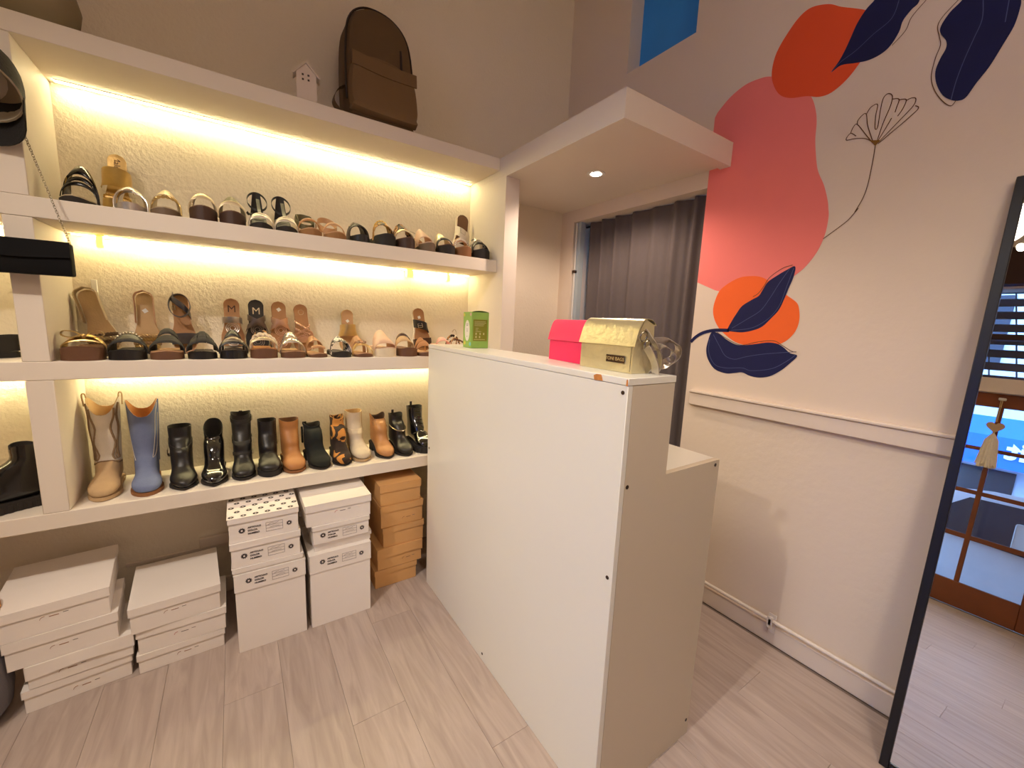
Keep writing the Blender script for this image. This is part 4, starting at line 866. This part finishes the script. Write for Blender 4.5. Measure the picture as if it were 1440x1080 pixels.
s = Shoe('platform_sandal', 'chocolate platform sandal with a ribbed strap and metal buckle', (-.078, YT, zt), (0, 0, R(2.4)), GT, P=.030, so='choc', fb='brn'); s.band(.66, .028, .036, 'champ', h1=.046); s.band(.52, .024, .046, 'pew', sk=.2); s.buckle(.52, .22, .046); s.studs(.60, .042, 'hardware', 6, .1, .003, .1, .4)
s = Shoe('platform_sandal', 'dark platform slide with a plain olive vamp strap', (.015, YT, zt), (0, 0, R(1.2)), GT, P=.028, so='choc', fb='brn'); s.band(.60, .050, .040, 'olive', h1=.056); s.band(.74, .008, .034, 'champ')
for x, lab in ((.112, 'black T-strap heeled sandal with a dangling side tie and silver toe straps'), (.204, 'black T-strap heeled sandal with silver toe straps, next to tan sandal')):
    s = Shoe('heeled_sandal', lab, (x, YT, zt), (0, 0, R(1.6)), GT, L=.225, P=.008, hl=.045, so='dsole', fb='blk', k=.95)
    s.band(.80, .016, .026, 'silv'); s.band(.70, .012, .034, 'silv', sk=.15); s.ankle(.14, .050, .036, .040, .007, 'blk', .8)
    s.path_strap([(0, .225*.36, s.top(.64)+.038), (0, .225*.52, s.top(.48)+.046), (0, .225*.72, s.top(.3)+.055)], .012, 'blk', 't_strap')
    P = [[(x_*lerp(1, .55, j/5), .225-.002+.004*sin(pi*i/8), s.top(0)+.002+.075*j/5) for j in range(6)] for i, x_ in enumerate([lerp(-.026, .026, q/8) for q in range(9)])]
    G().grid(P, [[(a, b-.003, c) for a, b, c in r] for r in P]).build('heel_counter', 'blk', s.t)
    G().loft([[(u*.012*m_, .225-.028+v*.012*m_, z_) for u, v in ((-1, -1), (1, -1), (1, 1), (-1, 1))] for z_, m_ in ((.0, .8), (.02, .9), (.05, 1.3))]).build('heel', 'blk', s.t)
    if 'tie' in lab: s.path_strap([(-.026, .10, s.top(.5)+.03), (-.038, .085, s.top(.5)+.026), (-.044, .08, s.top(.5)+.032)], .008, 'blk', 'tie_end')
s = Shoe('strap_sandal', 'tan sandal with a dark green heel strap', (.300, YT, zt), (0, 0, R(2.4)), GT, P=.014, so='cork', fb='ltan'); s.band(.70, .016, .036, 'cognac'); s.sling(.42, .030, .066, .022, 'olive'); s.ankle(.22, .046, .038, .052, .018, 'olive', .45)
s = Shoe('strap_sandal', 'tan sandal with a buckled ankle strap', (.403, YT, zt), (0, 0, R(4)), GT, P=.014, so='cork', fb='ltan'); s.band(.70, .014, .034, 'ltan'); s.ankle(.22, .046, .040, .054, .018, 'ltan', .45); s.path_strap([(-.040, .19, s.top(.2)+.052), (-.050, .175, s.top(.2)+.045), (-.052, .168, s.top(.2)+.030)], .010, 'ltan', 'strap_tail'); s.ankle(.22, .030, .034, .054, .014, 'ltan', .1)
s = Shoe('slide_sandal', 'black slide with a big square buckle on crossed straps', (.510, YT, zt), (0, 0, R(5.6)), GT, P=.016, so='blk', fb='blk'); s.band(.60, .040, .046, 'blk', sk=.2); s.band(.64, .038, .040, 'blk', sk=-.2); s.buckle(.56, .32, .050, 'hardware', .011)
s = Shoe('platform_sandal', 'black platform sandal with a chunky gold and leopard knotted strap', (.630, YT, zt), (0, 0, R(4)), GT, P=.032, so='blkm', fb='blk', k=1.05); s.band(.58, .046, .044, 'leop', h1=.056, sk=.1); s.rope(.54, .052, 'hardgold', .1, .005); s.studs(.62, .046, 'hardgold', 8, 0, .004)
s = Shoe('platform_sandal', 'dark platform sandal with a ruffled leopard strap, beside the nude mule', (.731, YT, zt), (0, 0, R(4)), GT, P=.030, so='choc', fb='brn', k=.98); s.band(.56, .040, .046, 'leop', h1=.056, sk=.12); s.band(.70, .022, .034, 'champ', sk=.08); s.rope(.50, .054, 'leop', .1, .005, 4)
s = Shoe('platform_sandal', 'taupe platform mule with a pointed nude vamp', (.842, YT, zt), (0, 0, R(3.2)), GT, P=.026, so='taupe', fb='nude', k=.90); s.band(.58, .075, .030, 'nude', h1=.058); s.ankle(.12, .045, .030, .040, .003, 'hardware', .6); s.sling(.30, .01, .03, .03, 'cognac')
s = Shoe('platform_sandal', 'black platform slide with a pearly beige strap', (.950, YT, zt), (0, 0, R(4.8)), GT, P=.028, so='dsole', fb='brn', k=1.02); s.band(.58, .046, .034, 'champ', h1=.050); s.band(.74, .018, .028, 'blk')
s = Shoe('platform_sandal', 'caramel platform slide trimmed with a row of white pearls', (1.046, YT, zt), (0, 0, R(3.2)), GT, L=.205, P=.030, so='gumsole', fb='tan', k=.97); s.band(.62, .030, .030, 'tan', h1=.038); s.studs(.68, .034, 'white', 12, 0, .0045, .1, .9)
s = Shoe('platform_sandal', 'black platform slide with woven metallic straps beside the end wall', (1.156, YT, zt), (0, 0, R(2.4)), GT, L=.205, P=.030, so='dsole', fb='blk', k=1.08); s.band(.54, .032, .044, 'zebra', sk=.14, h1=.052); s.band(.56, .026, .046, 'silv', sk=-.14); s.band(.72, .020, .030, 'blk')
s = Shoe('studded_sandal', 'white studded sandal with a large buckle, stood upright in the corner', *up(1.120, L=.285, lean=15, rz=8, z=Z11), GT, L=.285, P=.022, so='white', fb='brn', k=1.25, rim='champ')
s.band(.48, .052, .034, 'white', sk=.2); s.band(.56, .036, .040, 'white', sk=-.25); s.band(.76, .040, .026, 'white', sk=.1); s.buckle(.44, .38, .036, 'hardware', .016, .2); s.studs(.76, .026, 'choc', 8, .1, .0022); s.studs(.48, .034, 'choc', 7, .2, .0022); s.studs(.58, .040, 'choc', 6, -.25, .0022)

# --- middle shelf, stood upright along the wall
s = Shoe('slingback_flat', 'large beige slingback flat with braided toe, stood upright by the upright post', *up(-.425, L=.262, lean=15, rz=-13), GU, L=.262, P=.010, so='cream', fb='beige', k=1.03); s.sling(.50, .020, .024, .030, 'champ', out=1.08)
for i in range(4): s.rope(.72+.055*i, .030-.003*i, 'champ' if i % 2 else 'taupe', 0, .005, 6)
s = Shoe('slingback_flat', 'tan slingback flat with braided toe and a white price sticker', *up(-.306, L=.255, lean=14, rz=-1), GU, L=.255, P=.010, so='ltan', fb='beige', k=.95); s.sling(.50, .016, .022, .026, 'rose', out=1.08); s.sticker(.30)
for i in range(4): s.rope(.72+.055*i, .030-.003*i, 'gold' if i % 2 else 'beige', 0, .005, 6)
s = Shoe('ankle_strap_sandal', 'tan-soled sandal with wide charcoal crossed ankle strap, stood upright', *up(-.182, L=.258, lean=14, rz=-3), GU, L=.258, P=.014, so='nude', fb='tan', k=.98)
s.ankle(.22, .040, .036, .050, .030, 'grey', -.35); s.band(.20, .030, .050, 'grey', sk=.35); s.band(.76, .045, .026, 'grey', h1=.036); s.buckle(.26, .25, .05, 'hardware', .009)
s = Shoe('wedge_mule', 'tan wedge mule with pale silver braided rings down the front', *up(-.010, L=.25, lean=14), GU, L=.25, P=.016, so='ltan', fb='tan', k=1.04); s.band(.42, .026, .054, 'silv', h1=.060, w_=1.22); s.rings_motif(.56, .78, 2, .040, 'silv', .025); s.logo('M', .20, .045, 'choc', 0); s.band(.90, .012, .02, 'silv')
s = Shoe('wedge_mule', 'black wedge mule with pewter braided rings down the front', *up(.085, L=.25, lean=14), GU, L=.25, P=.016, so='blk', fb='blk', k=1.06); s.band(.44, .026, .046, 'pew', sk=.22, w_=1.1); s.band(.44, .026, .046, 'pew', sk=-.22, w_=1.1); s.rings_motif(.58, .80, 2, .036, 'pew', .025); s.logo('M', .22, .045, 'champ', 0)
s = Shoe('wedge_mule', 'tan wedge mule with rose braided rings and a white price sticker', *up(.182, L=.247, lean=14, rz=-1), GU, L=.247, P=.016, so='tan', fb='tan', k=1.04); s.band(.44, .026, .046, 'rose', sk=.18, w_=1.1); s.band(.44, .026, .046, 'rose', sk=-.18, w_=1.1); s.rings_motif(.58, .80, 2, .036, 'rose', .024); s.sticker(.16)
s = Shoe('wedge_mule', 'tan mule with wavy rose gold straps and a round stamped logo', *up(.284, L=.240, lean=14, rz=-3), GU, L=.240, P=.016, so='tan', fb='tan', k=1.02); s.rope(.50, .044, 'rose', .3, .004); s.rope(.56, .044, 'rose', -.25, .004); s.rope(.60, .042, 'rose', .2, .004); s.rope(.66, .040, 'rose', -.15, .004); s.band(.74, .03, .034, 'rose'); s.sticker(.17, .0001)
G().tube([(.012*cos(a), .240*.83+.012*sin(a), s.top(.17)+.0042) for a in [2*pi*k/18 for k in range(18)]], .0008, 4, True).build('stamped_ring', 'champ', s.t)
s = Shoe('open_mule', 'small gold open mule with a price sticker on its insole', *up(.494, L=.225, lean=13), GU, L=.225, P=.010, so='gold', fb='ltan', k=1.0); s.band(.50, .060, .048, 'gold', h1=.056, w_=1.2); s.sticker(.27, .010)
s = Shoe('buckle_clog', 'black buckled clog sandal with price sticker, stood upright beside the green carton', *up(.905, L=.255, lean=15, rz=-6), GU, L=.255, P=.022, so='white', fb='tan', k=1.15, rim='brn'); s.band(.42, .046, .040, 'blk', sk=.15); s.band(.80, .05, .02, 'choc', h1=.03); s.buckle(.42, .35, .042, 'hardware', .012); s.sticker(.22, .011, .2)
# --- middle shelf, front row
s = Shoe('platform_sandal', 'brown platform sandal with a big gold bow', (-.455, YM, zm), (0, 0, R(0)), GM, L=.222, P=.032, so='brn', fb='brn', k=1.28); s.band(.64, .03, .020, 'gold', h1=.03); s.bow(.66, .028, 'gold', .044)
s = Shoe('platform_sandal', 'black platform slide with a beaded strap edge', (-.336, YM, zm), (0, 0, R(1.6)), GM, L=.222, P=.022, so='blk', fb='blkm', k=1.2); s.band(.60, .05, .034, 'blk', h1=.05); s.band(.74, .018, .030, 'blkm'); s.studs(.56, .050, 'hardware', 12, 0, .0045, .12, .88)
s = Shoe('platform_sandal', 'black two-strap buckled slide on a rosewood sole', (-.222, YM, zm), (0, 0, R(2.4)), GM, L=.222, P=.020, so='brn', fb='ltan', k=1.16); s.band(.62, .034, .036, 'blkm', h1=.044); s.band(.46, .030, .056, 'blkm', h1=.064); s.buckle(.46, .12, .058, 'hardware', .010); s.band(.74, .012, .030, 'blkm')
s = Shoe('woven_slide', 'black basket-woven leather slide', (-.114, YM, zm), (0, 0, R(0.8)), GM, L=.222, P=.016, so='blk', fb='blk', k=1.08)
for i in range(3):
    for j in range(5): s.band(.72-.085*i, .021, .034+.009*i, 'blkm', h1=.041+.009*i, a0=.02+j*.195, a1=.02+j*.195+.185, th=.003 if (i+j) % 2 else .0045, name='woven_piece')
s = Shoe('platform_sandal', 'black slide with one black strap and one grey strap', (-.010, YM, zm), (0, 0, R(0.8)), GM, L=.222, P=.020, so='blk', fb='blk', k=1.08); s.band(.66, .026, .036, 'pew', h1=.042); s.band(.48, .034, .052, 'blk', h1=.062); s.band(.76, .012, .028, 'blk')
s = Shoe('platform_sandal', 'brown platform slide with knotted cream and leopard ropes', (.100, YM, zm), (0, 0, R(1.6)), GM, L=.222, P=.028, so='brn', fb='cognac', k=1.14); s.rope(.62, .040, 'cream', .1, .006, 4); s.rope(.52, .050, 'leop', -.08, .006, 4); s.band(.72, .014, .032, 'champ'); s.rope(.57, .046, 'cream', -.1, .005, 3)
s = Shoe('strap_sandal', 'silver two-strap slide with metal eyelets on a brown sole', (.212, YM, zm), (0, 0, R(2.4)), GM, L=.222, P=.018, so='brn', fb='ltan', k=1.10); s.band(.66, .030, .034, 'silv', h1=.042); s.band(.48, .036, .052, 'silv', h1=.062); s.studs(.66, .040, 'grey', 5, 0, .004, .2, .8); s.studs(.48, .058, 'grey', 5, 0, .004, .2, .8); s.buckle(.48, .14, .056, 'hardware', .009)
s = Shoe('toe_loop_sandal', 'tan flat sandal with a toe loop, turned sideways', (.316, YM+.01, zm), (0, 0, R(8)), GM, L=.20, P=.008, so='brn', fb='ltan', k=.92); s.band(.50, .045, .050, 'tan', h1=.058); s.band(.85, .018, .026, 'tan', a0=.25, a1=.75)
s = Shoe('twist_slide', 'black and cream patterned slide with twisted straps', (.416, YM, zm), (0, 0, R(4)), GM, L=.222, P=.014, so='dsole', fb='blk', k=.97); s.band(.62, .044, .042, 'zebra', sk=.2, h1=.05); s.band(.60, .040, .044, 'zebra', sk=-.2, h1=.052)
s = Shoe('bow_sandal', 'flat sandal with thin gold straps tied in a bow', (.515, YM, zm), (0, 0, R(3.2)), GM, L=.222, P=.008, so='brn', fb='ltan', k=1.0); s.band(.66, .008, .034, 'gold', sk=.2); s.band(.66, .008, .034, 'gold', sk=-.2); s.bow(.62, .038, 'rose', .018); s.band(.40, .040, .050, 'tan', h1=.060)
s = Shoe('platform_clog', 'nude platform clog on a cream sole', (.626, YM, zm), (0, 0, R(4)), GM, L=.222, P=.030, so='cream', fb='nude', k=1.16); s.band(.60, .085, .022, 'nude', h1=.064)
s = Shoe('thong_platform', 'brown platform sandal with a beige V-shaped strap', (.738, YM, zm), (0, 0, R(4)), GM, L=.222, P=.028, so='brn', fb='brn', k=1.12); s.band(.56, .050, .032, 'beige', h1=.056); s.band(.52, .012, .054, 'choc', sk=.1)
s = Shoe('strappy_sandal', 'tan sandal with many thin straps by the counter', (.838, YM, zm), (0, 0, R(4.8)), GM, L=.222, P=.012, so='brn', fb='ltan', k=1.0)
for i in range(4): s.band(.76-.08*i, .008, .028+.008*i, 'cognac', sk=.1*(-1)**i)
s = Shoe('flat_sandal', 'pale pink flat sandal half hidden behind the counter top', (.950, YM+.002, zm), (0, 0, 0), GM, L=.222, P=.040, so='blush', fb='blush', k=.88); s.band(.6, .03, .022, 'blush', h1=.03)
s = Shoe('flower_sandal', 'strappy sandal with curled brown leather petals behind the green carton', (1.045, YM+.005, zm), (0, 0, R(8)), GM, L=.222, P=.030, so='brn', fb='cognac', k=.98)
s.rope(.6, .034, 'brn', .3, .003); s.rope(.55, .040, 'tan', -.3, .003); s.rope(.45, .05, 'leop', .2, .004); s.path_strap([(0, .10, .07), (.012, .105, .095), (.004, .11, .112), (-.008, .112, .10)], .008, 'champ', 'curl')
s = Shoe('flower_sandal', 'strappy dark sandal on the shelf beside the end wall behind the carton', (1.135, YM+.005, zm), (0, 0, R(5.6)), GM, L=.222, P=.030, so='choc', fb='brn', k=.95); s.rope(.6, .034, 'choc', .3, .003); s.rope(.52, .044, 'brn', -.3, .003)

# ------------------------------------------------------------------ boots
class Boot:
    def __init__(s, name, label, loc, rz, H, L=.25, hh=.035, sb=.010, up_m='blk', shaft_m=None, sole_m='dsole', lining='choc', point=0., sw=.042, sd=.055, dip=0., k=1., lug=False, split=.0, group='boots on the lower shelf', zipm=None, slant=0., flare=0., cuff=0.):
        s.t = thing(name, label, 'boot', loc, (0, 0, R(rz)), group); s.L, s.H = L, H
        zA = hh+.115
        tw = lambda r, p: lerp(r, p, point)*k
        R_ = [((L-.006, H), (L-.006-2*sd, H), sw*(1+flare)), ((L-.008, lerp(zA, H, .75)), (L-.008-2*sd*.99, lerp(zA, H, .75)), sw*(1+flare*.6)), ((L-.012, lerp(zA, H, .35)), (L-.012-2*sd*.96, lerp(zA, H, .35)), sw*.97),
              ((L-.012, zA-.01), (L-.118, zA+.004), .0385*k), ((L-.004, hh+.055), (L-.142, hh+.090), .0385*k), ((L-.008, hh+.012), (L*.40, hh*.75+.075), .038*k),
              ((L*.70, lerp(sb, hh, .75)), (L*.345, sb+.064+hh*.25), .037*k), ((L*.50, lerp(sb, hh, .25)), (L*.29, sb+.058+hh*.1), .041*k), ((L*.34, sb), (L*.225, sb+.050), .0455*k), ((L*.20, sb), (L*.145, sb+.043), tw(.045, .037)), ((L*.085, sb+.001), (L*.065, sb+.034), tw(.037, .023)), ((L*.03, sb+.003), (L*.024, sb+.026), tw(.024, .011)), ((L*.006, sb+.008), (L*.006, sb+.016), tw(.008, .004))]
        # refine the stations along the boot
        ctrl = [Vector((a[0], a[1], 0)) for a, b, c in R_], [Vector((b[0], b[1], c)) for a, b, c in R_]
        Bs, Fs = smooth_pts(ctrl[0], 3), smooth_pts(ctrl[1], 3)
        n = 28; s.n = n; rings = []
        for i, (b, f) in enumerate(zip(Bs, Fs)):
            ring = []; top = max(0, 1-i/5)
            for j in range(n):
                a = 2*pi*j/n; ca, sa = cos(a), sin(a); e = .82
                u = abs(ca)**e*(1 if ca > 0 else -1); v = abs(sa)**e*(1 if sa > 0 else -1)
                m_ = (b+f)/2; hv = (f-b)/2; y = m_.x+hv.x*u; z = m_.y+hv.y*u; x = f.z*v
                z += top*(-dip*.5*(1+cos(2*a))*(1.2 if ca > 0 else .9)-slant*ca*.5)
                ring.append((x, y, z))
            rings.append(ring)
        s.rings = rings; cut = 11 if shaft_m else 0
        if shaft_m:
            G().loft(rings[:cut+1], False, False).build('shaft', shaft_m, s.t, ang=70); G().loft(rings[cut:], False, True).build('vamp', up_m, s.t, ang=70)
        else: G().loft(rings, False, True).build('upper', up_m, s.t, ang=70)
        inner = [[(x*.93, (y-(L-.006-sd))*.94+(L-.006-sd), z-.0006 if q == 0 else z) for x, y, z in r] for q, r in enumerate(rings[:10])]
        G().loft([rings[0]]+inner, False, True).build('lining', lining, s.t, ang=70)
        # sole, following the outline of the foot
        ts = [0, .02, .05, .09, .15, .25, .35, .45, .55, .65, .75, .83, .89, .94, .975, 1.]
        def hw(t):
            e = sqrt(max(0, 1-((.10-t)/.10)**2)) if t < .10 else 1.
            w_ = interp([(0, .038), (.3, .036), (.5, .040), (.68, .0475), (.8, .047), (1, .045)], t)*k
            if t > .74: q = (t-.74)/.26; e = lerp(sqrt(max(0, 1-q*q)), max(0, (1-q**1.35)), point)
            return max(.002, w_*e*1.02)
        def slab(z0, z1, ts_, grow=1.): return G().loft([[(-hw(t)*grow, L*1.006-L*1.012*t, z0(t)), (hw(t)*grow, L*1.006-L*1.012*t, z0(t)), (hw(t)*grow, L*1.006-L*1.012*t, z1(t)), (-hw(t)*grow, L*1.006-L*1.012*t, z1(t))] for t in ts_])
        zt_ = lambda t: interp([(0, hh), (.25, hh*.95), (.62, sb), (1, sb)], t)+.002
        th = sb if hh > sb+.006 else max(sb, hh)
        if hh > sb+.006:
            slab(lambda t: max(0, zt_(t)-sb), zt_, ts).build('outsole', sole_m, s.t, ang=50)
            slab(lambda t: 0, lambda t: zt_(t)-sb+.001, [0, .02, .05, .09, .15, .25, .285], .93).build('heel', sole_m, s.t, ang=50)
        else: slab(lambda t: 0, lambda t: zt_(t)+.002, ts, 1.03).build('outsole', sole_m, s.t, ang=50)
        if lug:
            g = G()
            for t in [.06+.085*i for i in range(11)]:
                for sg in (-1, 1): x = sg*hw(t)*1.04; y = L*(1-t); g.rbox(x-.003, x+.003, y-.006, y+.006, .0, max(sb, .02)*.8, .001)
            g.build('sole_lugs', sole_m, s.t, kind='stuff')
        if zipm: s.line([(i, .27) for i in range(0, 13)], zipm, .0016, 'side_zip')
    def at(s, i, a, lift=.0015):
        i = max(0, min(len(s.rings)-1.001, i)); i0 = int(i); q = (a % 1)*s.n; j0 = int(q) % s.n; j1 = (j0+1) % s.n; fi, fj = i-i0, q-int(q)
        r0, r1 = s.rings[i0], s.rings[i0+1]
        p = (Vector(r0[j0])*(1-fj)+Vector(r0[j1])*fj)*(1-fi)+(Vector(r1[j0])*(1-fj)+Vector(r1[j1])*fj)*fi
        c = sum((Vector(v) for v in r0), Vector())/s.n; nn = (p-c); return p+nn.normalized()*lift
    def line(s, ia, m, r=.0014, name='stitching', lift=.001, closed=False):
        p = smooth_pts([s.at(i, a, lift) for i, a in ia], 3); return G().tube(p, r, 5).build(name, m, s.t)
    def strap(s, i0, wd, m, name='strap', a0=0., a1=1., tilt=0., lift=.003):
        P, Q = [], []
        for q in range(33):
            a = lerp(a0, a1, q/32); i = i0+tilt*cos(2*pi*a); P.append([s.at(i-wd/2, a, lift), s.at(i+wd/2, a, lift)]); Q.append([s.at(i-wd/2, a, lift-.0022), s.at(i+wd/2, a, lift-.0022)])
        s.last = G().grid(P, Q).build(name, m, s.t, ang=70); return s.last
    def buckle(s, i, a, m='hardware', sz=.8):
        c = [s.at(i+u*sz, a+v*.018, .006) for u, v in ((-1, -1), (-1, 1), (1, 1), (1, -1))]
        G().tube([c[0], (c[0]+c[1])/2, c[1], (c[1]+c[2])/2, c[2], (c[2]+c[3])/2, c[3], (c[3]+c[0])/2], .0017, 6, True).build('buckle', m, s.last)
    def tab(s, a, m, h=.03, w_=.007):
        p = s.at(0, a, -.001); G().rbox(p.x-w_, p.x+w_, p.y-.002, p.y+.002, p.z-.01, p.z+h, .0018).build('pull_tab', m, s.t)
# theta 0 = front of the boot, .25 = wearer's side at +x, .5 = back
zb_ = Z31+.0008; YBt = 2.035
b = Boot('cowboy_boot', 'tall sand cowboy boot with white shaft and flame inlays', (-.449, 2.045, zb_), 2, .368, .265, .020, .013, 'suedesand', 'ivory', 'suedesand', 'beige', .25, .044, .060, .055, 1.0, flare=.10)
for sg in (1, -1):
    f = lambda a: (sg*a) % 1
    b.line([(.6, f(.12)), (3, f(.11)), (5, f(.07)), (7, f(.12)), (9, f(.07)), (10.6, f(.11))], 'taupesuede', .0038, 'flame_inlay'); b.line([(1, f(.19)), (3, f(.15)), (5, f(.18)), (7.5, f(.14)), (10, f(.17))], 'taupesuede', .0045, 'flame_inlay'); b.line([(6, f(.09)), (7.5, f(.15)), (9, f(.11)), (10.2, f(.14)), (9.4, f(.18))], 'taupesuede', .0032, 'flame_inlay')
    p = b.at(0, f(.25), 0); G().tube(smooth_pts([p+Vector((sg*-.004, 0, -.03)), p+Vector((sg*.0, -.004, .012)), p+Vector((sg*.009, -.006, .010)), p+Vector((sg*.007, 0, -.035))], 5), .0026, 6).build('pull_loop', 'beige', b.t)
b.line([(10.8, 0), (10.9, .08), (11.8, .16), (11.4, .24)], 'taupesuede', .003, 'vamp_edge'); b.line([(10.8, 0), (10.9, -.08), (11.8, -.16), (11.4, -.24)], 'taupesuede', .003, 'vamp_edge')
b = Boot('cowboy_boot', 'tall blue-grey suede cowboy boot with scalloped top', (-.318, 2.03, zb_), 6, .352, .268, .014, .010, 'suedeblue', 'suedeblue', 'gumsole', 'cognac', .15, .045, .058, .055, 1.02, flare=.10)
b.line([(.5, .2), (3, .14), (6, .13), (8.5, .10), (10.6, .08), (9, .15), (6, .2), (3, .21)], 'ivory', .0010); b.line([(.5, -.25), (4, -.22), (8, -.2), (11, -.14)], 'ivory', .0010); b.line([(.3, .25), (4, .25), (8, .25), (12, .24)], 'suedeblue', .003, 'side_seam')
b = Boot('ankle_boot', 'black pointed ankle boot with a side strap and small buckle', (-.203, 2.03, zb_), 6, .228, .25, .045, .007, 'blk', None, 'dsole', 'blkm', .75, .040, .045, 0, 1.0, zipm='hardware'); b.strap(8.5, 1.6, 'blk', tilt=3.0); b.buckle(11.2, -.2); b.line([(11, -.22), (12.5, -.26), (13, -.30)], 'choc', .004, 'strap_tail', .006)
b = Boot('ankle_boot', 'black patent ankle boot cut low in a deep V with lit toe cap', (-.106, 2.02, zb_), 0, .205, .25, .030, .009, 'patent', None, 'dsole', 'blkm', .7, .036, .042, .0, 1.0, slant=.075)
b = Boot('biker_boot', 'slim black biker boot with buckled straps up one side', (.000, 2.04, zb_), 0, .270, .24, .040, .010, 'blk', None, 'dsole', 'blkm', .15, .039, .045, .010, .95); b.strap(3, 1.5, 'blkm', tilt=.6); b.strap(9.5, 1.5, 'blkm', tilt=1.5); b.strap(15, 1.5, 'blkm', a0=-.3, a1=.35, tilt=1); b.buckle(3, .22); b.buckle(9.8, .2); b.buckle(15, .2); b.tab(.5, 'blkm', .004)
b = Boot('chelsea_boot', 'plain black smooth boot with rubber sole beside the caramel one', (.100, 2.035, zb_), 0, .226, .235, .020, .020, 'blk', None, 'blkm', 'blkm', .1, .037, .044, .004, .98); b.line([(0, .25), (4, .24), (8, .26), (11, .25)], 'blkm', .002, 'side_seam')
b = Boot('chelsea_boot', 'caramel leather ankle boot with jagged rim', (.203, 2.03, zb_), 3, .220, .245, .032, .011, 'caramel', None, 'gumsole', 'brn', .1, .041, .047, .006, 1.0); b.line([(0, .25), (4, .24), (8, .26), (11, .25)], 'brn', .0016, 'side_seam')
b = Boot('ankle_boot', 'black suede ankle boot with a back bow and wavy rim', (.318, 2.025, zb_), 7, .190, .245, .040, .007, 'suedeblk', None, 'dsole', 'blkm', .35, .038, .042, .012, 1.0)
b.line([(6, -.3), (8, -.33), (11, -.33), (13, -.3), (10, -.28), (7, -.27)], 'suedeblk', .005, 'back_bow', .007); b.tab(-.4, 'suedeblk', .006, .010)
b = Boot('ankle_boot', 'cow print ankle boot in tan and dark brown', (.412, 2.03, zb_), 0, .220, .23, .040, .006, 'cow', None, 'dsole', 'leop', .35, .033, .040, .012, .92)
b = Boot('harness_boot', 'bone coloured boot with a buckled harness strap', (.510, 2.045, zb_), 3, .232, .25, .028, .012, 'bone', None, 'suedesand', 'beige', .15, .041, .048, .006, 1.0); b.strap(9.5, 2.2, 'bone', tilt=1.2); b.buckle(9.6, -.2, 'hardware'); b.line([(1, .16), (4, .16), (7, .17), (9, .18)], 'beige', .0012)
b = Boot('cowboy_bootie', 'cognac western bootie with stitched shaft and dipped rim', (.632, 2.035, zb_), 3, .208, .24, .045, .008, 'cognac', None, 'dsole', 'choc', .45, .038, .044, .03, .97, slant=.012)
for q in (.10, .15, .19): b.line([(2, -q), (4, -q-.02), (6, -q+.015), (8, -q-.015), (10, -q)], 'brn', .0011)
b.line([(1, .02), (4, .10), (8, .14), (11, .16)], 'brn', .0011)
b = Boot('chain_boot', 'black ankle boot with a chain round the ankle', (.733, 2.03, zb_), 3, .200, .24, .030, .009, 'blk', None, 'dsole', 'blkm', .3, .036, .042, .01, .96); b.tab(.5, 'blkm', .018); b.line([(9, -.30), (10.5, -.18), (12, -.08), (12.5, 0), (12, .08), (10.5, .18), (9, .3)], 'chain_metal', .003, 'ankle_chain', .004)
b = Boot('combat_boot', 'glossy black chunky combat boot half hidden by the counter', (.845, 2.03, zb_), 3, .232, .25, .036, .034, 'patent', None, 'blkm', 'blkm', .1, .042, .048, .008, 1.02, lug=True); b.tab(.5, 'blkm', .022); b.line([(0, .24), (4, .24), (8, .25), (11, .25)], 'hardware', .0016, 'side_zip')
for i in range(6): b.line([(1.5+i*2, -.07), (2.0+i*2, 0), (2.5+i*2, .07)], 'blkm', .0022, 'lace', .003)
b = Boot('chelsea_boot', 'glossy black rain boot in the bay beyond the upright', (-.838, 2.035, zb_), -62, .232, .26, .034, .034, 'glossblk', None, 'dsole', 'blkm', .1, .037, .038, .01, .98, lug=True, slant=-.01); b.tab(.02, 'blkm', .006)
b = Boot('ankle_boot', 'tan ankle boot behind the glossy black rain boot', (-.93, 2.03, zb_), 0, .20, .25, .030, .010, 'cognac', None, 'gumsole', 'brn', .2, .04, .046, .004, 1.0)
s = Shoe('loafer', 'black patent loafer in the bay beyond the upright', (-.845, 2.05, zm), (0, 0, R(-52)), None, L=.25, P=.018, so='blkm', fb='blk', cat='shoe', k=1.02); s.band(.74, .12, .026, 'patent', h1=.046); s.band(.50, .05, .056, 'patent', h1=.060); s.sling(.50, .020, .034, .055, 'blkm', 'heel_counter'); s.band(.60, .018, .058, 'hardware', th=.004); s.band(.45, .05, .085, 'blk', h1=.10)
